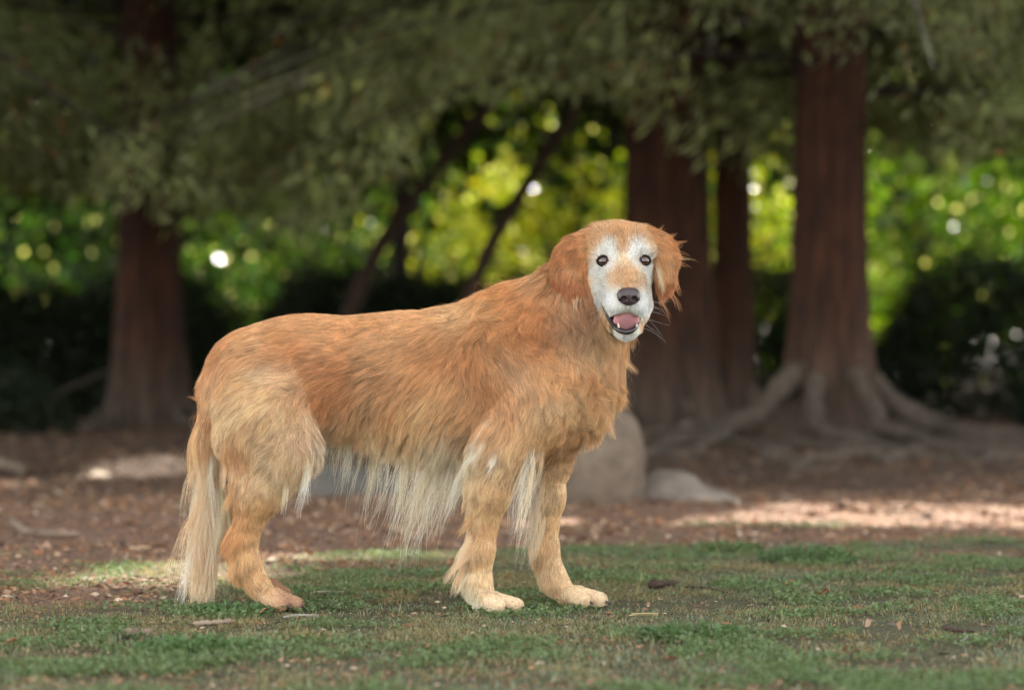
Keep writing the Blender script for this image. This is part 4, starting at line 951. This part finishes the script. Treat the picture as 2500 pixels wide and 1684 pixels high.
def extra_locks(seed=77, K=10):
    r = rng(seed); XS = []; CS = []; LS = []
    rows = [q.split() for l in LOCKS.split('\n') for q in l.split('|')]
    for k in range(300):                      # long thin belly fringe
        u = r.uniform(790, 1165); L_ = np.interp(u, [780, 850, 930, 1010, 1080, 1165], [10, 13, 17, 20, 21, 16]) * r.uniform(.7, 1.1)
        rows.append([u, np.interp(u, [780, 850, 950, 1165], [1030, 1044, 1068, 1090]) - r.uniform(0, 30), 'N', np.interp(u, [780, 1165], [264, 247]) + r.normal(0, 5), L_, r.choice(['white', 'pale', 'pale']), r.integers(6, 17), r.uniform(5, 15), r.uniform(.2, .6), r.uniform(.045, .13)])
    for k in range(70):                       # tail plume
        t = r.random(); u = np.interp(t, [0, 1], [512, 510]) + r.normal(0, 9)
        rows.append([u, np.interp(t, [0, 1], [1060, 1320]), 'N', 266 + r.normal(0, 6) - 10 * t, r.uniform(11, 19), r.choice(['cream', 'pale', 'white', 'tan', 'cream']), r.integers(20, 45), r.uniform(6, 12), r.uniform(.2, .7)])
    for k in range(60):                       # hair behind the far foreleg and on the brisket
        u = r.uniform(1285, 1335); v = r.uniform(1080, 1300)
        rows.append([u, v, 'N', 256 + r.normal(0, 4), np.interp(v, [1080, 1300], [17, 8]) * r.uniform(.7, 1.1), r.choice(['pale', 'cream', 'grey']), r.integers(6, 16), r.uniform(5, 14), r.uniform(.2, .6)])
    for ri, q in enumerate(rows):
        u, v, an, ln, cname, n, sp, cu = float(q[0]), float(q[1]), R(float(q[3])), float(q[4]) / 100, q[5], int(q[6]), float(q[7]), float(q[8])
        if n == 0: continue
        y = surf_y(u, v)
        if y < -.34: continue
        if len(q) > 9: y += q[9]
        root = P(u, v, y + .003)
        s = np.linspace(0, 1, K)
        d = np.array([math.cos(an), -.25, math.sin(an)]); d /= np.linalg.norm(d)
        side = unit(np.cross(d, [0, 1, 0]))
        cur = root + np.outer(s * ln, d) + np.outer(np.sin(s * (2.2 + ln * 25) + ri * 1.7) - math.sin(ri * 1.7), side) * cu * ln * .09
        cur[:, 2] -= (s ** 2) * ln * ln * 1.2
        ro = r.normal(0, sp * .45 / 1180, (n, 1, 3)); ro[:, :, 1] *= .4
        lr = r.uniform(.55, 1.1, (n, 1, 1))
        sh = 1 - .55 * s[None, :, None] ** .9 * r.uniform(.5, 1.15, (n, 1, 1))
        X = root + (cur - root)[None] * lr + ro * sh
        X += r.normal(0, .045, (n, 1, 3)) * (s[None, :, None] ** 1.6) * ln
        XS.append(X); LS.append(np.full(n, ln))
        CS.append(PAL[cname][None] * r.uniform(.82, 1.12, (n, 1)))
    return np.concatenate(XS), np.clip(np.concatenate(CS), 0, .93), np.concatenate(LS)
LX, LC, LL = extra_locks()
LX[:, :, 2] = np.maximum(LX[:, :, 2], .005)
lr0 = np.full(len(LX), .00036) * rng(9).uniform(.6, 1.1, len(LX))
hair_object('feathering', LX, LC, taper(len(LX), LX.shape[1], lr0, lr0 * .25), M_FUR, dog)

# whiskers
r = rng(41); WX = []
for (u, v, sgn) in [(1488, 742, -1), (1494, 752, -1), (1482, 750, -1), (1490, 758, -1), (1478, 738, -1), (1578, 738, 1), (1582, 746, 1), (1576, 754, 1), (1584, 732, 1), (1572, 760, 1), (1580, 742, 1), (1575, 748, 1), (1570, 770, 1), (1572, 790, 1), (1566, 800, 1), (1575, 775, 1)]:
    y = surf_y(u, v); p0 = P(u, v, y)
    s = np.linspace(0, 1, 10)
    an = r.uniform(-48, -5) if sgn > 0 else r.uniform(186, 214)
    L_ = r.uniform(.03, .055)
    d = np.array([math.cos(R(an)), -.3, math.sin(R(an))])
    WX.append(p0 + np.outer(s * L_, d) + np.outer(s ** 2 * L_ * r.uniform(-.2, .5), [0, 0, -1]))
WX = np.array(WX)
hair_object('whiskers', WX, np.full((len(WX), 3), .62), taper(len(WX), 10, np.full(len(WX), .00016), np.full(len(WX), .00005)), M_FUR, dog)

# ---- eyes, nose, mouth
m_eye, nt, b = gloss_mat('eye', (90, 50, 30), .08, 1.0); b.inputs['Coat IOR'].default_value = 1.58
vc = N(nt, 'ShaderNodeVertexColor', layer_name='Col'); nt.links.new(vc.outputs[0], b.inputs['Base Color'])
m_lid, _, _ = gloss_mat('dark rim skin', (24, 18, 18), .65, 0, spec=.2)
m_lip, nt, b = gloss_mat('lip skin', (34, 28, 32), .28, .5)
bump(nt, b, noise(nt, 260, 3, .6, objcoord(nt)), .5, .002)
m_nose, nt, b = gloss_mat('nose leather', (58, 46, 48), .42, .25)
vo = N(nt, 'ShaderNodeTexVoronoi'); vo.inputs['Scale'].default_value = 620
nt.links.new(objcoord(nt), vo.inputs['Vector']); bump(nt, b, vo.outputs[0], .45, .0012)
m_tongue, nt, b = gloss_mat('tongue', (238, 172, 184), .38, .4, .3)
bump(nt, b, noise(nt, 500, 3, .6, objcoord(nt)), .25, .001)
m_tooth, _, _ = gloss_mat('tooth', (226, 212, 180), .3, .3)
m_claw, _, _ = gloss_mat('claw', (64, 50, 44), .4, .2)

def ball(c, r, nu=40, nv=28):
    """unit rings about the -Y axis so that the pole looks at the camera"""
    V = []; th = np.linspace(0, np.pi, nv + 1); ph = np.linspace(0, 2 * np.pi, nu, endpoint=False)
    for t in th:
        for p_ in ph: V.append((math.sin(t) * math.cos(p_), -math.cos(t), math.sin(t) * math.sin(p_)))
    Q = [(i * nu + j, i * nu + (j + 1) % nu, (i + 1) * nu + (j + 1) % nu, (i + 1) * nu + j) for i in range(nv) for j in range(nu)]
    V = np.array(V); return V * np.array(r) + np.array(c), np.array(Q), np.repeat(th, nu)
for (u, v) in ((1474, 638), (1572, 637)):
    y = surf_y(u, v)
    V, Q, th = ball(P(u, v, y + .0065), (.0124, .0124, .0124))
    ir = np.degrees(th)
    c = np.empty((len(V), 3)); c[:] = s2l((20, 14, 12))
    c[ir < 54] = s2l((52, 27, 18)); c[ir < 43] = s2l((78, 40, 24)); c[ir < 24] = s2l((6, 5, 5))
    e = mesh_obj('eye', V, Q, m_eye, dog, cols=c)
    t = np.linspace(0, 2 * np.pi, 33)
    pts = []
    for a in t:
        du, dv = 15.2 * math.cos(a), (10.6 if math.sin(a) > 0 else 12.2) * math.sin(a) + 1.6 * math.cos(a) * (1 if u > 1500 else -1)
        pts.append(P(u + du, v - dv + (1.5 * math.cos(2 * a)), y - .0012 + .004 * (abs(math.cos(a)) ** 2)))
    V, Q = tube(pts, np.full(33, .0025) + .0009 * np.clip(np.sin(t), 0, 1), 8)
    mesh_obj('eyelid', V, Q, m_lid, dog)
ny = surf_y(1535, 722)
net_object('nose', [ell(P(1535, 717, ny + .004), (.0225, .016, .0135), k=.006), ell(P(1524, 727, ny + .003), (.0130, .015, .0115), k=.006),
                    ell(P(1547, 727, ny + .003), (.0125, .015, .0115), k=.006), ell(P(1535, 736, ny + .004), (.0115, .012, .0085), k=.006)],
           [ell(P(1523.5, 729, ny - .012), (.0052, .011, .0045), (0, 20, 0), k=.003), ell(P(1549, 729, ny - .012), (.0050, .011, .0045), (0, -20, 0), k=.003),
            ell(P(1516, 733, ny - .007), (.0055, .009, .0016), (0, 25, 0), k=.002), ell(P(1555, 733, ny - .007), (.005, .009, .0016), (0, -25, 0), k=.002),
            ell(P(1535.5, 738, ny - .013), (.0009, .006, .009), k=.002)], .0008, m_nose, dog)
ty = -.176
net_object('tongue', [ell(P(1529, 785, ty), (.0265, .052, .014), (-26, 0, 0), k=.01)],
           [ell(P(1529, 772, ty - .020), (.0010, .050, .0040), (-30, 0, 0), k=.006)], .001, m_tongue, dog)
lp = smooth_path(LIP, 50)
pts = np.array([P(u, v, 0) for u, v, _ in lp]); ysv = np.array([max(-.235, min(surf_y(u, v), -.10)) for u, v, _ in lp])
for _ in range(6): ysv[1:-1] = (ysv[:-2] + 2 * ysv[1:-1] + ysv[2:]) / 4
pts = np.array([P(u, v, y_ + .001) for (u, v, _), y_ in zip(lp, ysv)])
V, Q = tube(pts, lp[:, 2], 10); mesh_obj('lip', V, Q, m_lip, dog)
for (u0, v0, u1, v1, rr) in ((1511, 802, 1509, 786, .0025), (1552, 802, 1556, 788, .0024)):
    yy = ty - .022
    pts = [P(u0 + (u1 - u0) * t, v0 + (v1 - v0) * t, yy - .002 * t) for t in np.linspace(0, 1, 8)]
    V, Q = tube(pts, rr * (1 - np.linspace(0, 1, 8) ** 2 * .9), 10); mesh_obj('tooth', V, Q, m_tooth, dog)
def claw(u, v, y, ang=-25):
    pts = [P(u + 17 * t * math.cos(R(ang)), v - 11 * t * math.sin(R(ang)) + 3 * t * t, y - .002) for t in np.linspace(0, 1, 6)]
    V, Q = tube(pts,   .0042 * (1 - .85 * np.linspace(0, 1, 6)), 8); mesh_obj('claw', V, Q, m_claw, dog)
for i in range(4):
    e_ = (-30, 10, 16, -10)[i]
    claw(1243 + e_ + 17, 1482, -.146 + .038 * i); claw(1448 + e_ + 17, 1467, .008 + .037 * i); claw(708 + (-26, 10, 15, -6)[i] + 15, 1478, -.060 + .034 * i)
# ---------------------------------------------------------------- turf and litter
def in_view(x, y, m=1.55): return np.abs(x) < (y + 6) * .1766 * m + .15
r = rng(100)
M_GRASS = leaf_mat('short grass', .35, .55)
def blades():
    Vs, Fs, Cs = [], [], []; off = 0
    # patches: y0, y1, blades per square metre
    for y0, y1, dn, sz in ((-1.75, -.6, 26000, 1.25), (-.6, .9, 42000, 1.0), (.9, 3.4, 26000, 1.1)):
        xm = (y1 + 6) * .1766 * 1.55 + .15; n = int(dn * 2 * xm * (y1 - y0))
        x, y = r.uniform(-xm, xm, n), r.uniform(y0, y1, n)
        p3 = np.stack([x, y, 0 * x], 1)
        cover = grassiness(x, y); tuft = vnoise(p3, 11, 120) * .6 + vnoise(p3, 34, 121) * .6
        k = in_view(x, y) & (r.random(n) < cover * np.clip(.55 + .9 * tuft + .75 * vnoise(p3, 2.6, 124) + .4 * vnoise(p3, 7, 125), .03, 1))
        x, y, p3, tuft = x[k], y[k], p3[k], tuft[k]; n = len(x)
        L = r.uniform(.006, .017, n) * sz * (1 + .55 * np.clip(tuft, -.6, 1)); W = r.uniform(.0016, .0034, n) * sz
        a = r.uniform(0, 6.283, n); lean = r.uniform(.3, 1.5, n)
        d = unit(np.stack([np.cos(a) * lean, np.sin(a) * lean, np.ones(n)], 1))
        s = unit(np.stack([-np.sin(a + r.normal(0, .6, n)), np.cos(a), r.normal(0, .3, n)], 1))
        b0 = np.stack([x, y, gh(x, y) - .001], 1)
        mid = b0 + d * (L * .55)[:, None]; L = L * np.where(r.random(n) < .025, 2.4, 1); tip = b0 + d * L[:, None] - np.array([0, 0, 1]) * (L * lean * .25)[:, None]
        V = np.stack([b0 + s * W[:, None] * .4, mid + s * W[:, None] * .5, tip, mid - s * W[:, None] * .5], 1).reshape(-1, 3)
        hue = vnoise(p3, 3.1, 122) * .5 + vnoise(p3, 17, 123) * .5
        c = np.array([.185, .200, .112]) * (1 + .28 * r.normal(0, 1, n))[:, None] * np.stack([1 + .3 * hue, 1 + .05 * hue, 1 - .25 * hue], 1)
        dry = r.random(n) < .20 + .2 * (hue > .2); c[dry] = np.array([.30, .24, .14]) * r.uniform(.6, 1.2, (dry.sum(), 1))
        Vs.append(V); Fs.append(np.arange(len(V)).reshape(-1, 4) + off); off += len(V); Cs.append(np.repeat(np.clip(c, .01, .8), 4, 0))
    # small round weed leaves in patches
    n = 235000; y = -1.75 + 5.0 * r.random(n) ** 1.15; x = r.uniform(-1, 1, n) * ((y + 6) * .1766 * 1.55 + .15)
    p3 = np.stack([x, y, 0 * x], 1); t = vnoise(p3, 5, 130) + .5 * vnoise(p3, 14, 131)
    k = (r.random(n) < grassiness(x, y)) & (t > .15 + .3 * r.random(n)); x, y = x[k], y[k]; n = len(x)
    pos = np.stack([x, y, gh(x, y) + r.uniform(.003, .018, n)], 1)
    V, Q = leaves(pos, np.stack([r.normal(0, 1, n), r.normal(0, 1, n), r.uniform(-.2, .5, n)], 1), r.uniform(.006, .012, n), r.uniform(.005, .009, n), r)
    c = np.array([.130, .185, .085]) * r.uniform(.7, 1.35, (n, 1)); Vs.append(V); Fs.append(Q + off); Cs.append(np.repeat(c, 4, 0))
    return np.concatenate(Vs), np.concatenate(Fs), np.concatenate(Cs)
V, Q, C = blades(); print('grass verts', len(V))
g_ = mesh_obj('grass', V, Q, M_GRASS, smooth=False, cols=C); tag(g_, 'short worn turf with small weeds around the dog\'s paws', kind='stuff')
def litter():
    n = 360000; y = -1.6 + 20 * r.random(n) ** 2.0; x = r.uniform(-1, 1, n) * ((y + 6) * .1766 * 1.9 + .2)
    gr = grassiness(x, y); p3 = np.stack([x, y, 0 * x], 1)
    k = r.random(n) < np.where(gr > .5, .26, .95) * np.clip(.75 + .7 * vnoise(p3, 4, 140), .1, 1)
    x, y, gr = x[k], y[k], gr[k]; n = len(x); far = np.clip((y + 6) / 7, .9, 2.4)
    pos = np.stack([x, y, gh(x, y) + r.uniform(.001, .009, n)], 1)
    L = np.exp(r.normal(math.log(.013), .5, n)) * far ** .6 * np.where(gr > .5, .6, 1); W = L * r.uniform(.12, .5, n)
    V, Q = leaves(pos, np.stack([r.normal(0, 1, n), r.normal(0, 1, n), r.normal(0, .16, n)], 1), L, W, r, .15)
    pal = np.array([s2l(c) for c in ((130, 97, 72), (158, 121, 88), (106, 78, 58), (176, 146, 120), (200, 180, 156), (160, 108, 78), (90, 78, 70))])
    c = pal[r.choice(len(pal), n, p=[.24, .22, .18, .14, .06, .06, .10])] * r.uniform(.7, 1.15, (n, 1))
    c = c * (1 - .45 * tree_shade(x, y))[:, None]  # the same painted tree shade darkens the litter
    o = mesh_obj('leaf_litter', V, Q, M_LITTER, smooth=False, cols=np.repeat(c, 4, 0)); tag(o, 'bark chips, needles and dead leaves strewn over the soil', kind='stuff')
m, nt, nd, lk, b = mat_new('dead leaf'); vc = N(nt, 'ShaderNodeVertexColor', layer_name='Col'); lk.new(vc.outputs[0], b.inputs['Base Color']); b.inputs['Roughness'].default_value = .85
M_LITTER = m
litter()

# ---- single sticks, leaves and bark pieces
M_STICK = stone_mat('weathered wood', (96, 80, 66), (142, 124, 106), (176, 160, 142))
M_DARKWOOD = stone_mat('dark bark piece', (48, 36, 30), (74, 56, 46), (100, 78, 64))
def stick(label, pts, r0, r1, mat, side=(), name='stick'):
    a = []
    for u, v in pts:
        y = ground_y(v); q = P(u, v, y); q[2] = gh(q[0], q[1]) + r0 * .9 + .004; a.append(q)
    s = smooth_path(a, 22); rr = np.linspace(r0, r1, 22) * (1 + .12 * np.sin(np.arange(22) * 1.9))
    rr = rr * np.clip(np.minimum(np.arange(22), np.arange(22)[::-1]) / 1.5 + .03, 0, 1) * (1 + r.normal(0, .08, 22))
    V, Q = tube(s, rr, 8); V = V + r.normal(0, r0 * .10, V.shape); Vs, Qs, off = [V], [Q], len(V)
    for t, du, dz, ln in side:
        p0 = s[int(t * 21)]; d = unit(np.array([du, .3, dz])); v, q = tube(p0 + np.outer(np.linspace(0, ln, 6), d), np.linspace(r1, r1 * .3, 6), 6)
        Vs.append(v); Qs.append(q + off); off += len(v)
    o = mesh_obj(name, np.concatenate(Vs), np.concatenate(Qs), mat); tag(o, label, name.replace('_', ' ')); return o
stick('pale stripped stick lying in the turf in front of the dog\'s tail', [(470, 1534), (520, 1531), (575, 1526)], .006, .004, M_STICK)
stick('blurred grey bark strip lying in front of the pale stripped stick', [(300, 1562), (340, 1557), (375, 1556)], .009, .006, M_STICK, name='bark_strip')
stick('long curved grey branch on the brown soil behind the dog\'s tail', [(28, 1284), (50, 1300), (100, 1311), (200, 1312)], .013, .008, M_STICK, ((.95, -1, .12, .22),), 'fallen_branch')
stick('thick grey branch end lying at the left edge under the trees', [(-60, 1150), (0, 1153), (35, 1160), (60, 1168)], .03, .018, M_STICK, (), 'fallen_branch')
stick('dark knobbly bark piece in the turf ahead of the front paws', [(1584, 1441), (1615, 1438), (1655, 1434)], .010, .006, M_DARKWOOD, (), 'bark_piece')
stick('thin grey twig on the turf between the weeds and the orange leaf', [(1806, 1410), (1850, 1413), (1890, 1417)], .0028, .0018, M_STICK, (), 'twig')
stick('thin dark twig trailing from the knobbly bark piece', [(1668, 1438), (1730, 1441), (1790, 1456)], .0026, .0016, M_DARKWOOD, (), 'twig')
stick('short dark crooked twig in the turf near the lower right corner', [(2300, 1540), (2335, 1548), (2380, 1551)], .005, .003, M_DARKWOOD, (), 'twig')
def dead_leaf(label, u, v, L, W, ang, col, tilt=.15, name='dead_leaf'):
    y = ground_y(v); c = P(u, v, y); c[2] = gh(c[0], c[1]) + .012
    n = 9; s = np.linspace(-1, 1, n); w = W * np.sqrt(np.clip(1 - s ** 2, .02, 1)); ca, sa = math.cos(R(ang)), math.sin(R(ang))
    V = []
    for i in range(n):
        for j in (-1, 0, 1):
            lx, ly = s[i] * L / 2, j * w[i] / 2
            V.append(c + np.array([lx * ca - ly * sa, lx * sa + ly * ca, abs(j) * w[i] * .3 + tilt * lx + .004 * math.sin(3 * s[i])]))
    Q = [(i * 3 + j, i * 3 + j + 1, i * 3 + j + 4, i * 3 + j + 3) for i in range(n - 1) for j in (0, 1)]
    m, nt, b = gloss_mat(name, col, .7); o = mesh_obj(name, V, Q, m); tag(o, label, 'leaf'); return o
dead_leaf('narrow orange fallen leaf on the turf well ahead of the dog', 1923, 1436, .045, .009, 4, (214, 150, 84))
dead_leaf('small russet leaf just in front of the orange one', 2010, 1459, .030, .014, -20, (176, 104, 62))
dead_leaf('pinkish dead leaf standing upright in the blurred turf', 2120, 1537, .022, .012, 60, (150, 122, 98), .5)
dead_leaf('whitish scrap of dead leaf in the turf near the lower right corner', 2358, 1574, .022, .010, -10, (206, 204, 200))
dead_leaf('reddish dead leaf at the lower left behind the blurred bark strip', 20, 1585, .04, .018, 10, (168, 112, 82))
dead_leaf('brown leaf lying in the turf in front of the hind paw', 640, 1508, .03, .012, 15, (168, 120, 90))
def frond(label, u, v, L, ang, col):
    y = ground_y(v); c = P(u, v, y); c[2] = gh(c[0], c[1]) + .012; ca, sa = math.cos(R(ang)), math.sin(R(ang))
    d = np.array([ca, sa, 0]); sd = np.array([-sa, ca, 0]); Vs, Qs, off = [], [], 0
    v_, q_ = tube([c - d * L / 2, c + [0, 0, .004], c + d * L / 2], [.0012, .001, .0006], 5); Vs.append(v_); Qs.append(q_); off = len(v_)
    for i, t in enumerate(np.linspace(-.42, .46, 24)):
        for sg in (-1, 1):
            p = c + d * L * t; q = p + (d * .55 + sd * sg) * L * .14 * (1 - abs(t)) + [0, 0, .004]
            v_, q_ = tube([p, (p + q) / 2 + [0, 0, .002], q], [.0009, .0008, .0003], 4); Vs.append(v_); Qs.append(q_ + off); off += len(v_)
    m, nt, b = gloss_mat('dry frond', col, .8); o = mesh_obj('dry_frond', np.concatenate(Vs), np.concatenate(Qs), m); tag(o, label, 'frond')
frond('pale dry redwood frond lying between the hind and front paws', 800, 1461, .075, -8, (196, 186, 170))
frond('straw-coloured dry frond in the turf ahead of the front paws', 1572, 1516, .06, 12, (200, 184, 140))
frond('grey dry frond in the turf below the belly, nearer the camera', 735, 1520, .07, 2, (186, 182, 170))
def weed(label, u, v, n, hgt, rad, col, seed):
    r = rng(seed); y = ground_y(v); c = P(u, v, y); c[2] = gh(c[0], c[1])
    a = r.uniform(0, 6.28, n); q = rad * np.sqrt(r.random(n)); pos = c + np.stack([q * np.cos(a), q * np.sin(a), r.uniform(0, hgt, n) * (1 - (q / rad) ** 2 * .6)], 1)
    V, Q = leaves(pos, np.stack([np.cos(a), np.sin(a), r.uniform(.1, .9, n)], 1), r.uniform(.012, .024, n), r.uniform(.006, .012, n), r)
    o = mesh_obj('weed', V, Q, M_GRASS, smooth=False, cols=np.repeat(np.array(col) * r.uniform(.7, 1.3, (n, 1)), 4, 0)); tag(o, label, 'weed', 'leafy weeds in the turf')
weed('bushy green weed clump at the back of the turf ahead of the dog', 1970, 1368, 520, .045, .12, (.10, .16, .07), 1)
weed('smaller weed clump behind the far front paw, left of the bushy one', 1775, 1345, 260, .03, .09, (.11, .16, .07), 2)
weed('leafy weed patch in the blurred turf below the front paws', 1700, 1560, 300, .03, .09, (.10, .16, .07), 3)
weed('leafy weed patch in the blurred turf below the dog\'s tail', 470, 1590, 300, .03, .09, (.10, .17, .07), 4)
weed('leafy weed patch in the turf just in front of the hind paw', 560, 1500, 260, .02, .08, (.10, .17, .07), 5)
